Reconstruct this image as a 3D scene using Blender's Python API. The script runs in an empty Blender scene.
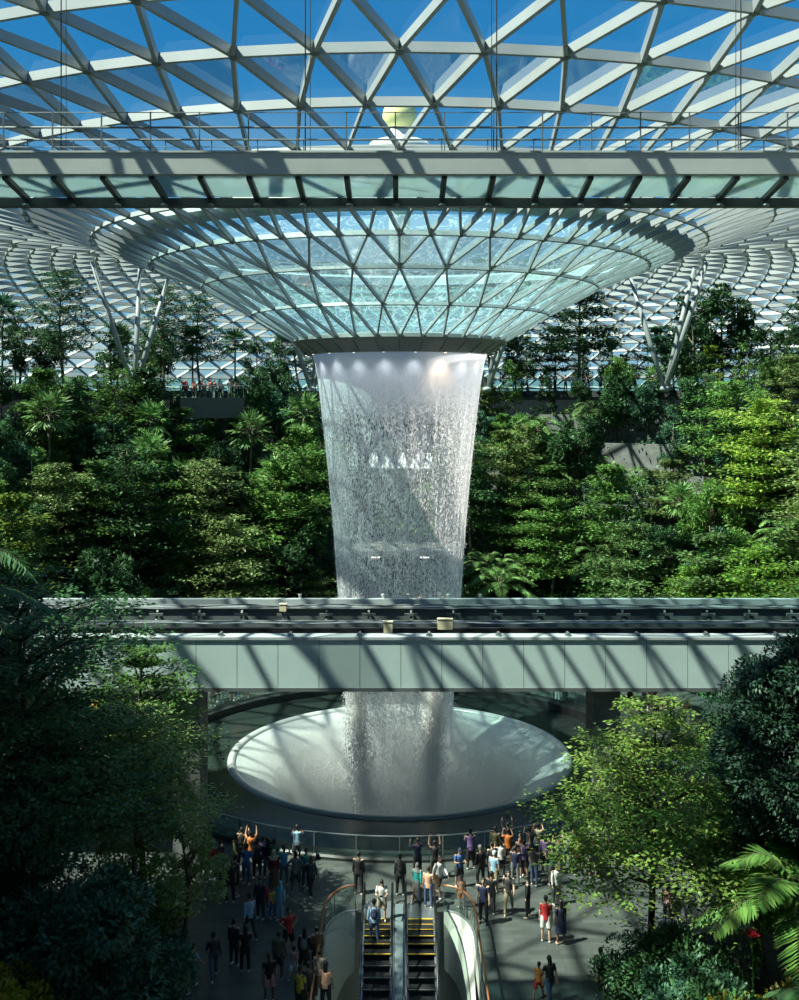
import bpy, math, random
import numpy as np
from mathutils import Vector, Matrix
from mathutils.geometry import tessellate_polygon

SC = bpy.context.scene
COL = SC.collection
F = 1074.0            # focal length in pixels of the 799 x 1000 frame
CZ = 20.6             # eye height above the plaza
HY = 400.0            # horizon row
D = 62.8              # distance from the eye to the axis of the waterfall
PI = math.pi

def at(px, py, z=0.0):
    """point of the horizontal level z that stands at that pixel"""
    y = F * (CZ - z) / (py - HY)
    return Vector(((px - 399.5) * y / F, y, z))

def pix(x, y, z):
    return 399.5 + F * x / y, HY + F * (CZ - z) / y

# ------------------------------------------------------------------ materials
def new_mat(name):
    m = bpy.data.materials.new(name); m.use_nodes = True
    nt = m.node_tree
    for n in list(nt.nodes): nt.nodes.remove(n)
    out = nt.nodes.new('ShaderNodeOutputMaterial')
    return m, nt, out

def N(nt, t, **kw):
    n = nt.nodes.new(t)
    for k, v in kw.items():
        if hasattr(n, k): setattr(n, k, v)
        else: n.inputs[k].default_value = v
    return n

def c4(c): return (c[0], c[1], c[2], 1.0)

def simple(name, col, rough=0.5, metal=0.0, noise=0.0, scale=3.0, col2=None, spec=0.5, bump=0.0):
    m, nt, out = new_mat(name)
    p = N(nt, 'ShaderNodeBsdfPrincipled')
    p.inputs['Roughness'].default_value = rough
    p.inputs['Metallic'].default_value = metal
    p.inputs['Specular IOR Level'].default_value = spec
    p.inputs['Base Color'].default_value = c4(col)
    if noise > 0 or col2:
        tc = N(nt, 'ShaderNodeTexCoord')
        nz = N(nt, 'ShaderNodeTexNoise'); nz.inputs['Scale'].default_value = scale; nz.inputs['Detail'].default_value = 5
        nt.links.new(tc.outputs['Object'], nz.inputs['Vector'])
        mx = N(nt, 'ShaderNodeMix', data_type='RGBA')
        c2 = col2 or tuple(c * (1 - noise) for c in col)
        mx.inputs[6].default_value = c4(col); mx.inputs[7].default_value = c4(c2)
        rp = N(nt, 'ShaderNodeMapRange'); rp.inputs[1].default_value = 0.35; rp.inputs[2].default_value = 0.65
        nt.links.new(nz.outputs['Fac'], rp.inputs[0])
        nt.links.new(rp.outputs[0], mx.inputs[0])
        nt.links.new(mx.outputs[2], p.inputs['Base Color'])
        if bump:
            b = N(nt, 'ShaderNodeBump'); b.inputs['Strength'].default_value = bump; b.inputs['Distance'].default_value = 0.05
            nt.links.new(nz.outputs['Fac'], b.inputs['Height']); nt.links.new(b.outputs[0], p.inputs['Normal'])
    nt.links.new(p.outputs[0], out.inputs[0])
    return m

def leaf_mat(name, col, var=0.35, trans=0.35, hue=0.03, rough=0.45):
    m, nt, out = new_mat(name)
    geo = N(nt, 'ShaderNodeNewGeometry')
    oi = N(nt, 'ShaderNodeObjectInfo')
    hs = N(nt, 'ShaderNodeHueSaturation'); hs.inputs['Color'].default_value = c4(col)
    v = N(nt, 'ShaderNodeMapRange'); v.inputs[3].default_value = 1 - var; v.inputs[4].default_value = 1 + var
    nt.links.new(geo.outputs['Random Per Island'], v.inputs[0])
    v2 = N(nt, 'ShaderNodeMapRange'); v2.inputs[3].default_value = 0.7; v2.inputs[4].default_value = 1.35
    nt.links.new(oi.outputs['Random'], v2.inputs[0])
    mu = N(nt, 'ShaderNodeMath', operation='MULTIPLY')
    nt.links.new(v.outputs[0], mu.inputs[0]); nt.links.new(v2.outputs[0], mu.inputs[1])
    nt.links.new(mu.outputs[0], hs.inputs['Value'])
    h1 = N(nt, 'ShaderNodeMath', operation='FRACT'); h0 = N(nt, 'ShaderNodeMath', operation='MULTIPLY'); h0.inputs[1].default_value = 7.31
    ad = N(nt, 'ShaderNodeMath', operation='ADD')
    nt.links.new(oi.outputs['Random'], ad.inputs[0]); nt.links.new(geo.outputs['Random Per Island'], ad.inputs[1])
    nt.links.new(ad.outputs[0], h0.inputs[0]); nt.links.new(h0.outputs[0], h1.inputs[0])
    h = N(nt, 'ShaderNodeMapRange'); h.inputs[3].default_value = 0.5 - hue; h.inputs[4].default_value = 0.5 + hue
    nt.links.new(h1.outputs[0], h.inputs[0]); nt.links.new(h.outputs[0], hs.inputs['Hue'])
    p = N(nt, 'ShaderNodeBsdfPrincipled'); p.inputs['Roughness'].default_value = rough; p.inputs['Specular IOR Level'].default_value = 0.35
    t = N(nt, 'ShaderNodeBsdfTranslucent')
    mx = N(nt, 'ShaderNodeMixShader'); mx.inputs[0].default_value = trans
    nt.links.new(hs.outputs[0], p.inputs['Base Color']); nt.links.new(hs.outputs[0], t.inputs['Color'])
    nt.links.new(p.outputs[0], mx.inputs[1]); nt.links.new(t.outputs[0], mx.inputs[2])
    nt.links.new(mx.outputs[0], out.inputs[0])
    return m

def glass_mat(name, tint=(0.93, 0.98, 1.0), refl=0.1, haze=0.0, hazecol=(0.7, 0.85, 0.9)):
    m, nt, out = new_mat(name)
    tr = N(nt, 'ShaderNodeBsdfTransparent'); tr.inputs[0].default_value = c4(tint)
    gl = N(nt, 'ShaderNodeBsdfGlossy'); gl.inputs['Roughness'].default_value = 0.03
    fr = N(nt, 'ShaderNodeFresnel'); fr.inputs[0].default_value = 1.45
    mu = N(nt, 'ShaderNodeMath', operation='MULTIPLY'); mu.inputs[1].default_value = refl * 10
    mu.use_clamp = True
    nt.links.new(fr.outputs[0], mu.inputs[0])
    mx = N(nt, 'ShaderNodeMixShader')
    nt.links.new(mu.outputs[0], mx.inputs[0]); nt.links.new(tr.outputs[0], mx.inputs[1]); nt.links.new(gl.outputs[0], mx.inputs[2])
    last = mx
    if haze > 0:
        df = N(nt, 'ShaderNodeBsdfTranslucent'); df.inputs[0].default_value = c4(hazecol)
        dd = N(nt, 'ShaderNodeBsdfDiffuse'); dd.inputs[0].default_value = c4(hazecol)
        m0 = N(nt, 'ShaderNodeMixShader'); nt.links.new(df.outputs[0], m0.inputs[1]); nt.links.new(dd.outputs[0], m0.inputs[2])
        m2 = N(nt, 'ShaderNodeMixShader'); m2.inputs[0].default_value = haze
        nt.links.new(mx.outputs[0], m2.inputs[1]); nt.links.new(m0.outputs[0], m2.inputs[2])
        last = m2
    nt.links.new(last.outputs[0], out.inputs[0])
    return m

def water_mat(name, lo, hi, base, sx, sz, col, seed=0.0, top=0.85, edge=0.35, fade=None):
    """falling water: drops and strings, opaque where the noise is high; v of the uv map runs down in metres"""
    m, nt, out = new_mat(name)
    uv = N(nt, 'ShaderNodeUVMap')
    mp = N(nt, 'ShaderNodeMapping'); mp.inputs['Scale'].default_value = (sx, sz, 1); mp.inputs['Location'].default_value = (seed, seed * 1.7, seed)
    nt.links.new(uv.outputs[0], mp.inputs[0])
    nz = N(nt, 'ShaderNodeTexNoise'); nz.inputs['Scale'].default_value = 1.0; nz.inputs['Detail'].default_value = 3; nz.inputs['Roughness'].default_value = 0.65
    nt.links.new(mp.outputs[0], nz.inputs['Vector'])
    mp2 = N(nt, 'ShaderNodeMapping'); mp2.inputs['Scale'].default_value = (sx * .25, sz * 0.06, 1); mp2.inputs['Location'].default_value = (seed + 9, 0, 0)
    nt.links.new(uv.outputs[0], mp2.inputs[0])
    nz2 = N(nt, 'ShaderNodeTexNoise'); nz2.inputs['Scale'].default_value = 1.0; nz2.inputs['Detail'].default_value = 2
    nt.links.new(mp2.outputs[0], nz2.inputs['Vector'])
    ad = N(nt, 'ShaderNodeMath', operation='MULTIPLY_ADD'); ad.inputs[1].default_value = 0.35
    nt.links.new(nz2.outputs['Fac'], ad.inputs[0]); nt.links.new(nz.outputs['Fac'], ad.inputs[2])
    rp = N(nt, 'ShaderNodeMapRange'); rp.inputs[1].default_value = lo + .175; rp.inputs[2].default_value = hi + .175; rp.inputs[3].default_value = base; rp.inputs[4].default_value = 0.9
    nt.links.new(ad.outputs[0], rp.inputs[0])
    # sheet of water still unbroken just under the lip
    sp = N(nt, 'ShaderNodeSeparateXYZ'); nt.links.new(uv.outputs[0], sp.inputs[0])
    st = N(nt, 'ShaderNodeMapRange'); st.interpolation_type = 'SMOOTHSTEP'; st.inputs[1].default_value = 0.2; st.inputs[2].default_value = 4.6; st.inputs[3].default_value = top; st.inputs[4].default_value = 0.0
    nt.links.new(sp.outputs[1], st.inputs[0])
    mxx = N(nt, 'ShaderNodeMath', operation='MAXIMUM'); nt.links.new(rp.outputs[0], mxx.inputs[0]); nt.links.new(st.outputs[0], mxx.inputs[1])
    # more water along the line of sight where the curtain turns edge-on
    lw = N(nt, 'ShaderNodeLayerWeight'); lw.inputs[0].default_value = 0.35
    ed = N(nt, 'ShaderNodeMath', operation='MULTIPLY_ADD'); ed.inputs[1].default_value = edge; ed.use_clamp = True
    pw_ = N(nt, 'ShaderNodeMath', operation='POWER'); pw_.inputs[1].default_value = 2.2; nt.links.new(lw.outputs['Facing'], pw_.inputs[0])
    nt.links.new(pw_.outputs[0], ed.inputs[0]); nt.links.new(mxx.outputs[0], ed.inputs[2])
    fac = ed
    if fade:
        fd = N(nt, 'ShaderNodeMapRange'); fd.inputs[1].default_value = fade[0]; fd.inputs[2].default_value = fade[1]; fd.inputs[3].default_value = 0.0; fd.inputs[4].default_value = 1.0
        nt.links.new(sp.outputs[1], fd.inputs[0])
        mm = N(nt, 'ShaderNodeMath', operation='MULTIPLY'); nt.links.new(ed.outputs[0], mm.inputs[0]); nt.links.new(fd.outputs[0], mm.inputs[1])
        fac = mm
    d = N(nt, 'ShaderNodeBsdfDiffuse'); d.inputs[0].default_value = c4(col)
    t = N(nt, 'ShaderNodeBsdfTranslucent'); t.inputs[0].default_value = c4(col)
    g = N(nt, 'ShaderNodeBsdfGlossy'); g.inputs['Roughness'].default_value = 0.3
    a = N(nt, 'ShaderNodeMixShader'); a.inputs[0].default_value = 0.5
    nt.links.new(d.outputs[0], a.inputs[1]); nt.links.new(t.outputs[0], a.inputs[2])
    b = N(nt, 'ShaderNodeMixShader'); b.inputs[0].default_value = 0.1
    nt.links.new(a.outputs[0], b.inputs[1]); nt.links.new(g.outputs[0], b.inputs[2])
    tr = N(nt, 'ShaderNodeBsdfTransparent')
    mx = N(nt, 'ShaderNodeMixShader')
    nt.links.new(fac.outputs[0], mx.inputs[0]); nt.links.new(tr.outputs[0], mx.inputs[1]); nt.links.new(b.outputs[0], mx.inputs[2])
    nt.links.new(mx.outputs[0], out.inputs[0])
    return m

def emit_mat(name, col, s):
    m, nt, out = new_mat(name)
    e = N(nt, 'ShaderNodeEmission'); e.inputs[0].default_value = c4(col); e.inputs[1].default_value = s
    nt.links.new(e.outputs[0], out.inputs[0]); return m

M = {}
M['steel'] = simple('pale_steel', (0.37, 0.40, 0.40), 0.42, 0.0, 0.12, 0.6)
M['steel_bridge'] = simple('bridge_steel', (0.46, 0.50, 0.48), 0.45, 0.0, 0.12, 0.8)
M['dark_steel'] = simple('dark_steel', (0.03, 0.038, 0.038), 0.45)
M['mid_steel'] = simple('mid_steel', (0.16, 0.18, 0.18), 0.4, 0.3)
M['column_steel'] = simple('column_steel', (0.30, 0.34, 0.34), 0.35)
M['chrome'] = simple('brushed_steel', (0.5, 0.54, 0.56), 0.28, 0.8)
M['glass'] = glass_mat('roof_glass', (0.84, 0.97, 0.93), 0.05, 0.015)
M['glass_rail'] = glass_mat('rail_glass', (0.82, 0.93, 0.90), 0.035, 0.012)
M['glass_floor'] = glass_mat('floor_glass', (0.68, 0.84, 0.82), 0.06, 0.42, (0.66, 0.80, 0.80))
M['panel'] = simple('guideway_panel', (0.50, 0.62, 0.60), 0.5, 0.0, 0.10, 0.5)
M['panel_top'] = simple('guideway_top', (0.42, 0.47, 0.47), 0.5, 0.0, 0.1, 0.5)
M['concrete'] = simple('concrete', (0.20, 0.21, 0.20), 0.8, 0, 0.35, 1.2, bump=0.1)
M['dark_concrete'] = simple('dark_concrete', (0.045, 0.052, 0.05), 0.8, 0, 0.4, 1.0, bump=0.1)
M['white'] = simple('white_panel', (0.72, 0.75, 0.68), 0.45)
M['soil'] = simple('dark_soil', (0.018, 0.02, 0.013), 0.95, 0, 0.5, 3, bump=0.4)
M['bark'] = simple('bark', (0.09, 0.07, 0.045), 0.9, 0, 0.5, 6, bump=0.3)
M['bark_pale'] = simple('bark_pale', (0.19, 0.17, 0.12), 0.85, 0, 0.4, 6, bump=0.3)
M['rubber'] = simple('black_rubber', (0.012, 0.012, 0.014), 0.35)
M['black'] = simple('black_recess', (0.006, 0.007, 0.007), 0.9)
M['copper'] = simple('copper_rail', (0.42, 0.17, 0.08), 0.35, 0.5)
M['yellow'] = simple('yellow_line', (0.85, 0.55, 0.06), 0.5)
M['cream'] = simple('cream_box', (0.72, 0.66, 0.42), 0.5)
M['step'] = simple('escalator_step', (0.035, 0.036, 0.038), 0.45, 0.3)
M['deep'] = simple('lower_floor', (0.10, 0.11, 0.10), 0.6)
M['radome'] = simple('radome', (0.90, 0.84, 0.40), 0.6, 0, 0.12, 0.25)
M['tower'] = simple('tower_white', (0.75, 0.78, 0.78), 0.5)
M['tower_glass'] = simple('tower_glass', (0.25, 0.38, 0.42), 0.15)
M['leaf_deep'] = leaf_mat('leaf_deep', (0.050, 0.125, 0.045), 0.45, 0.28)
M['leaf_mid'] = leaf_mat('leaf_mid', (0.13, 0.26, 0.06), 0.45, 0.35)
M['leaf_lime'] = leaf_mat('leaf_lime', (0.24, 0.36, 0.06), 0.40, 0.38)
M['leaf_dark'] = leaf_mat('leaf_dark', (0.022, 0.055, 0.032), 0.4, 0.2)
M['leaf_bright'] = leaf_mat('leaf_bright', (0.19, 0.30, 0.06), 0.4, 0.35)
M['leaf_palm'] = leaf_mat('leaf_palm', (0.17, 0.32, 0.10), 0.4, 0.3)
M['leaf_teal'] = leaf_mat('leaf_teal', (0.055, 0.145, 0.08), 0.4, 0.22)
M['leaf_olive'] = leaf_mat('leaf_olive', (0.19, 0.27, 0.09), 0.4, 0.33)
M['leaf_yellow'] = leaf_mat('leaf_yellow', (0.30, 0.27, 0.025), 0.35, 0.35)
M['flower_red'] = simple('flower_red', (0.5, 0.03, 0.06), 0.6)
M['flower_yellow'] = simple('flower_yellow', (0.75, 0.45, 0.04), 0.6)
M['lamp'] = emit_mat('lamp_glow', (1, 0.93, 0.8), 4.0)
M['added_warm_lamp'] = emit_mat('added_warm_glow', (1, 0.62, 0.34), 12.0)  # lens of the one warm lamp added in the oculus ring

def floor_mat():
    m, nt, out = new_mat('granite_floor')
    tc = N(nt, 'ShaderNodeTexCoord')
    mp = N(nt, 'ShaderNodeMapping'); mp.inputs['Scale'].default_value = (1, 1, 1)
    nt.links.new(tc.outputs['Object'], mp.inputs[0])
    br = N(nt, 'ShaderNodeTexBrick'); br.offset = 0.37
    br.inputs['Color1'].default_value = (0.078, 0.092, 0.086, 1); br.inputs['Color2'].default_value = (0.115, 0.13, 0.12, 1)
    br.inputs['Mortar'].default_value = (0.06, 0.07, 0.066, 1); br.inputs['Scale'].default_value = 1
    br.inputs['Mortar Size'].default_value = 0.008; br.inputs['Brick Width'].default_value = 1.2; br.inputs['Row Height'].default_value = 0.3
    nt.links.new(mp.outputs[0], br.inputs[0])
    nz = N(nt, 'ShaderNodeTexNoise'); nz.inputs['Scale'].default_value = 0.8; nz.inputs['Detail'].default_value = 6
    nt.links.new(tc.outputs['Object'], nz.inputs['Vector'])
    mx = N(nt, 'ShaderNodeMix', data_type='RGBA', blend_type='MULTIPLY'); mx.inputs[0].default_value = 0.5
    nt.links.new(br.outputs[0], mx.inputs[6]); nt.links.new(nz.outputs['Fac'], mx.inputs[7])
    p = N(nt, 'ShaderNodeBsdfPrincipled'); p.inputs['Roughness'].default_value = 0.42
    nt.links.new(mx.outputs[2], p.inputs['Base Color']); nt.links.new(p.outputs[0], out.inputs[0])
    return m
M['floor'] = floor_mat()

def wet_mat(name, col, rough, wave, scale, spec=0.6):
    m, nt, out = new_mat(name)
    tc = N(nt, 'ShaderNodeTexCoord')
    nz = N(nt, 'ShaderNodeTexNoise'); nz.inputs['Scale'].default_value = scale; nz.inputs['Detail'].default_value = 4
    nt.links.new(tc.outputs['Object'], nz.inputs['Vector'])
    b = N(nt, 'ShaderNodeBump'); b.inputs['Strength'].default_value = wave; b.inputs['Distance'].default_value = 0.05
    nt.links.new(nz.outputs['Fac'], b.inputs['Height'])
    p = N(nt, 'ShaderNodeBsdfPrincipled'); p.inputs['Roughness'].default_value = rough; p.inputs['Base Color'].default_value = c4(col)
    p.inputs['Specular IOR Level'].default_value = spec
    nt.links.new(b.outputs[0], p.inputs['Normal']); nt.links.new(p.outputs[0], out.inputs[0])
    return m
M['wet_stone'] = wet_mat('wet_dark_stone', (0.022, 0.036, 0.032), 0.22, 0.25, 1.2)
M['bowl'] = wet_mat('wet_bowl', (0.34, 0.39, 0.37), 0.3, 0.3, 1.5)
M['bowl_deep'] = wet_mat('wet_bowl_deep', (0.10, 0.105, 0.08), 0.3, 0.9, 4.5)
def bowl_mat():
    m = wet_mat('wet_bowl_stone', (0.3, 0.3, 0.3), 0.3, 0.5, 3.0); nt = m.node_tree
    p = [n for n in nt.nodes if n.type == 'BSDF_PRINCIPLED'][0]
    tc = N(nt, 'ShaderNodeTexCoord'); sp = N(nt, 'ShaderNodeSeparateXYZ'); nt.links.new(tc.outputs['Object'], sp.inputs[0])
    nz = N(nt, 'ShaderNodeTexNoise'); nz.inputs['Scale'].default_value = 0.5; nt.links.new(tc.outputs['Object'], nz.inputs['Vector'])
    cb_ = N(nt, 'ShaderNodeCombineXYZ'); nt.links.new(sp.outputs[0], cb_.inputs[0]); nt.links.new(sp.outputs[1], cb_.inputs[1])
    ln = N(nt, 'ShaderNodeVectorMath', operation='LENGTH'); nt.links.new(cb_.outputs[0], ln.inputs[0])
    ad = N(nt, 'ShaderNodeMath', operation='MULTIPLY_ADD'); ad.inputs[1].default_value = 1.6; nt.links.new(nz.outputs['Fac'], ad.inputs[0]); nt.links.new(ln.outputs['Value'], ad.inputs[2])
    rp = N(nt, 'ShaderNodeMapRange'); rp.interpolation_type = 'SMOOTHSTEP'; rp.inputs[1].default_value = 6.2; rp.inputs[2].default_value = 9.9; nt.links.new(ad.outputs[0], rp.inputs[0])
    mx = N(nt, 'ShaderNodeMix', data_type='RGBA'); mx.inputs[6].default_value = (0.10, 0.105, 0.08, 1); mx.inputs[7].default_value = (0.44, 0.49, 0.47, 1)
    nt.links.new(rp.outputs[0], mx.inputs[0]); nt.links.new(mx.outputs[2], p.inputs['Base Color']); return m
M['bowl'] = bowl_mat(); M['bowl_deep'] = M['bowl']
M['rim'] = simple('bowl_rim', (0.45, 0.5, 0.48), 0.25)

def ripple_glass():
    m, nt, out = new_mat('water_film')
    tc = N(nt, 'ShaderNodeTexCoord')
    n1 = N(nt, 'ShaderNodeTexNoise'); n1.inputs['Scale'].default_value = 0.9; n1.inputs['Detail'].default_value = 5; n1.inputs['Distortion'].default_value = 1.6
    nt.links.new(tc.outputs['Object'], n1.inputs['Vector'])
    sb = N(nt, 'ShaderNodeMath', operation='SUBTRACT'); sb.inputs[1].default_value = 0.5
    ab = N(nt, 'ShaderNodeMath', operation='ABSOLUTE')
    rp = N(nt, 'ShaderNodeMapRange'); rp.inputs[1].default_value = 0.0; rp.inputs[2].default_value = 0.035; rp.inputs[3].default_value = 0.50; rp.inputs[4].default_value = 0.16
    nt.links.new(n1.outputs['Fac'], sb.inputs[0]); nt.links.new(sb.outputs[0], ab.inputs[0]); nt.links.new(ab.outputs[0], rp.inputs[0])
    df = N(nt, 'ShaderNodeBsdfTranslucent'); df.inputs[0].default_value = (0.55, 0.73, 0.80, 1)
    tr = N(nt, 'ShaderNodeBsdfTransparent'); tr.inputs[0].default_value = (0.75, 0.95, 0.95, 1)
    mx = N(nt, 'ShaderNodeMixShader'); nt.links.new(rp.outputs[0], mx.inputs[0]); nt.links.new(tr.outputs[0], mx.inputs[1]); nt.links.new(df.outputs[0], mx.inputs[2])
    nt.links.new(mx.outputs[0], out.inputs[0]); return m
M['film'] = ripple_glass()

# ------------------------------------------------------------------ mesh helpers
class MB:
    def __init__(s): s.v = []; s.f = []
    def add(s, vs, fs):
        o = len(s.v); s.v += [tuple(v) for v in vs]; s.f += [tuple(i + o for i in f) for f in fs]
    def box(s, a, b):
        x0, y0, z0 = a; x1, y1, z1 = b
        s.add([(x0,y0,z0),(x1,y0,z0),(x1,y1,z0),(x0,y1,z0),(x0,y0,z1),(x1,y0,z1),(x1,y1,z1),(x0,y1,z1)],
              [(3,2,1,0),(4,5,6,7),(0,1,5,4),(1,2,6,5),(2,3,7,6),(3,0,4,7)])
    def bar(s, p, q, w, h, up=(0, 0, 1)):
        p = Vector(p); q = Vector(q); d = (q - p).normalized(); up = Vector(up)
        sd = d.cross(up)
        if sd.length < 1e-4: sd = d.cross(Vector((1, 0, 0)))
        sd.normalize(); u = sd.cross(d).normalized()
        vs = []
        for c in (p, q):
            for a, b in ((-1,-1),(1,-1),(1,1),(-1,1)): vs.append(c + sd * (a * w / 2) + u * (b * h / 2))
        s.add(vs, [(0,3,2,1),(4,5,6,7),(0,1,5,4),(1,2,6,5),(2,3,7,6),(3,0,4,7)])
    def tube(s, pts, rad, n=8, cap=True, flat=None):
        pts = [Vector(p) for p in pts]
        if not hasattr(rad, '__len__'): rad = [rad] * len(pts)
        rings = []; ref = None
        for i, p in enumerate(pts):
            if i == 0: d = pts[1] - p
            elif i == len(pts) - 1: d = p - pts[i-1]
            else: d = pts[i+1] - pts[i-1]
            d.normalize()
            if ref is None:
                ref = Vector((1, 0, 0)) if abs(d.x) < 0.8 else Vector((0, 1, 0))
            sd = d.cross(ref).normalized(); ref = sd.cross(d).normalized()
            r = rad[i]
            rx, ry = (r if hasattr(r, '__len__') else (r, r))
            rings.append([p + ref * (rx * math.cos(2*PI*k/n)) + sd * (ry * math.sin(2*PI*k/n)) for k in range(n)])
        vs = [v for r in rings for v in r]; fs = []
        for i in range(len(pts) - 1):
            for k in range(n):
                a = i*n + k; b = i*n + (k+1) % n
                fs.append((a, a + n, b + n, b))
        if cap:
            fs.append(tuple(range(n))); m = (len(pts)-1)*n
            fs.append(tuple(m + k for k in reversed(range(n))))
        s.add(vs, fs)
    def ell(s, c, r, nu=10, nv=7, rot=None):
        c = Vector(c); vs = [];
        for j in range(1, nv):
            th = PI * j / nv
            for i in range(nu):
                ph = 2*PI*i/nu
                v = Vector((r[0]*math.sin(th)*math.cos(ph), r[1]*math.sin(th)*math.sin(ph), r[2]*math.cos(th)))
                if rot: v = rot @ v
                vs.append(c + v)
        t = Vector((0,0,r[2])); b = Vector((0,0,-r[2]))
        if rot: t = rot @ t; b = rot @ b
        vs += [c + t, c + b]; T = len(vs)-2; B = T+1; fs = []
        for j in range(nv-2):
            for i in range(nu):
                a = j*nu+i; a2 = j*nu+(i+1) % nu
                fs.append((a, a+nu, a2+nu, a2))
        for i in range(nu):
            fs.append((T, i, (i+1) % nu)); m = (nv-2)*nu
            fs.append((B, m+(i+1) % nu, m+i))
        s.add(vs, fs)
    def lathe(s, prof, c=(0, 0), n=96, a0=0.0, a1=2*PI, closed=False):
        """prof: list of (r, z); angle 0 looks along +y"""
        full = abs(a1 - a0 - 2*PI) < 1e-6; m = n if full else n + 1
        vs = []
        for k in range(m):
            a = a0 + (a1-a0)*k/n
            for r, z in prof: vs.append((c[0] + r*math.sin(a), c[1] + r*math.cos(a), z))
        P = len(prof); fs = []
        for k in range(n):
            k2 = (k+1) % m
            for i in range(P if closed else P-1):
                j = (i+1) % P
                fs.append((k*P+i, k2*P+i, k2*P+j, k*P+j))
        if closed and not full:
            fs.append(tuple(range(P))); fs.append(tuple((m-1)*P + i for i in reversed(range(P))))
        s.add(vs, fs)
    def prism(s, poly, z0, z1):
        n = len(poly)
        vs = [(x, y, z0) for x, y in poly] + [(x, y, z1) for x, y in poly]
        fs = [tuple(reversed(range(n))), tuple(range(n, 2*n))] + [(i, (i+1) % n, n+(i+1) % n, n+i) for i in range(n)]
        s.add(vs, fs)
    def build(s, name, mat, parent=None, smooth=False, **props):
        me = bpy.data.meshes.new(name); me.from_pydata(s.v, [], s.f); me.update()
        return link(name, me, mat, parent, smooth, **props)

def link(name, me, mat, parent=None, smooth=False, **props):
    o = bpy.data.objects.new(name, me); COL.objects.link(o)
    if mat is not None and len(me.materials) == 0: me.materials.append(mat)
    if smooth: me.shade_smooth() if hasattr(me, 'shade_smooth') else None
    if parent: o.parent = parent
    for k, v in props.items(): o[k] = v
    return o

def thing(name, label, cat, loc=(0, 0, 0), rz=0.0, group=None):
    o = bpy.data.objects.new(name, None); COL.objects.link(o)
    o.location = loc; o.rotation_euler = (0, 0, rz); o.empty_display_size = 0.3
    o['label'] = label; o['category'] = cat
    if group: o['group'] = group
    return o

def root_struct(name, **kw):
    o = bpy.data.objects.new(name, None); COL.objects.link(o); o['kind'] = 'structure'
    for k, v in kw.items(): o[k] = v
    return o

def clear_parent_offset(parent_loc): pass

ORD = ['first','second','third','fourth','fifth','sixth','seventh','eighth','ninth','tenth','eleventh','twelfth','thirteenth',
       'fourteenth','fifteenth','sixteenth','seventeenth','eighteenth','nineteenth','twentieth'] + \
      ['twenty-' + w for w in ('first','second','third','fourth','fifth','sixth','seventh','eighth','ninth')] + ['thirtieth'] + \
      ['thirty-' + w for w in ('first','second','third','fourth','fifth','sixth','seventh','eighth','ninth')] + ['fortieth']

# ------------------------------------------------------------------ camera, sky, sun
cam = bpy.data.cameras.new('camera'); co = bpy.data.objects.new('camera', cam); COL.objects.link(co)
co.location = (0, 0, CZ); co.rotation_euler = (PI/2, 0, 0)
cam.sensor_fit = 'VERTICAL'; cam.sensor_height = 36; cam.lens = 36 * F / 1000.0
cam.shift_y = -0.1; cam.clip_end = 2000; cam.clip_start = 0.1
SC.camera = co

W = bpy.data.worlds.new('sky'); SC.world = W; W.use_nodes = True
nt = W.node_tree
for n in list(nt.nodes): nt.nodes.remove(n)
wo = nt.nodes.new('ShaderNodeOutputWorld'); bg = nt.nodes.new('ShaderNodeBackground')
tc = N(nt, 'ShaderNodeTexCoord'); sx = N(nt, 'ShaderNodeSeparateXYZ'); nt.links.new(tc.outputs['Generated'], sx.inputs[0])
cr = N(nt, 'ShaderNodeValToRGB'); nt.links.new(sx.outputs[2], cr.inputs[0])
e = cr.color_ramp.elements
e[0].position = 0.0; e[0].color = (0.30, 0.50, 0.60, 1)
e[1].position = 1.0; e[1].color = (0.004, 0.13, 0.40, 1)
for p, c in ((0.05, (0.34, 0.60, 0.80, 1)), (0.16, (0.10, 0.38, 0.74, 1)), (0.30, (0.008, 0.24, 0.62, 1)), (0.5, (0.004, 0.175, 0.52, 1))):
    k = e.new(p); k.color = c
mp = N(nt, 'ShaderNodeMapping'); mp.inputs['Scale'].default_value = (2, 2, 7); nt.links.new(tc.outputs['Generated'], mp.inputs[0])
nz = N(nt, 'ShaderNodeTexNoise'); nz.inputs['Scale'].default_value = 1.6; nz.inputs['Detail'].default_value = 7; nt.links.new(mp.outputs[0], nz.inputs['Vector'])
rp = N(nt, 'ShaderNodeMapRange'); rp.inputs[1].default_value = 0.52; rp.inputs[2].default_value = 0.75; nt.links.new(nz.outputs['Fac'], rp.inputs[0])
lowm = N(nt, 'ShaderNodeMapRange'); lowm.inputs[1].default_value = 0.28; lowm.inputs[2].default_value = 0.02; nt.links.new(sx.outputs[2], lowm.inputs[0])
mu = N(nt, 'ShaderNodeMath', operation='MULTIPLY'); nt.links.new(rp.outputs[0], mu.inputs[0]); nt.links.new(lowm.outputs[0], mu.inputs[1])
mx = N(nt, 'ShaderNodeMix', data_type='RGBA'); nt.links.new(mu.outputs[0], mx.inputs[0]); nt.links.new(cr.outputs[0], mx.inputs[6]); mx.inputs[7].default_value = (0.75, 0.84, 0.88, 1)
nt.links.new(mx.outputs[2], bg.inputs[0]); bg.inputs[1].default_value = 1.0
nt.links.new(bg.outputs[0], wo.inputs[0])

SUN = Vector((0.62, 0.25, -1.0))       # the way the light travels
sl = bpy.data.lights.new('sun', 'SUN'); sl.energy = 13.0; sl.angle = math.radians(0.7); sl.color = (1.0, 0.95, 0.84)
so = bpy.data.objects.new('sun', sl); COL.objects.link(so)
so.rotation_euler = SUN.to_track_quat('-Z', 'Y').to_euler(); so.location = (-60, -50, 150)

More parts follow.
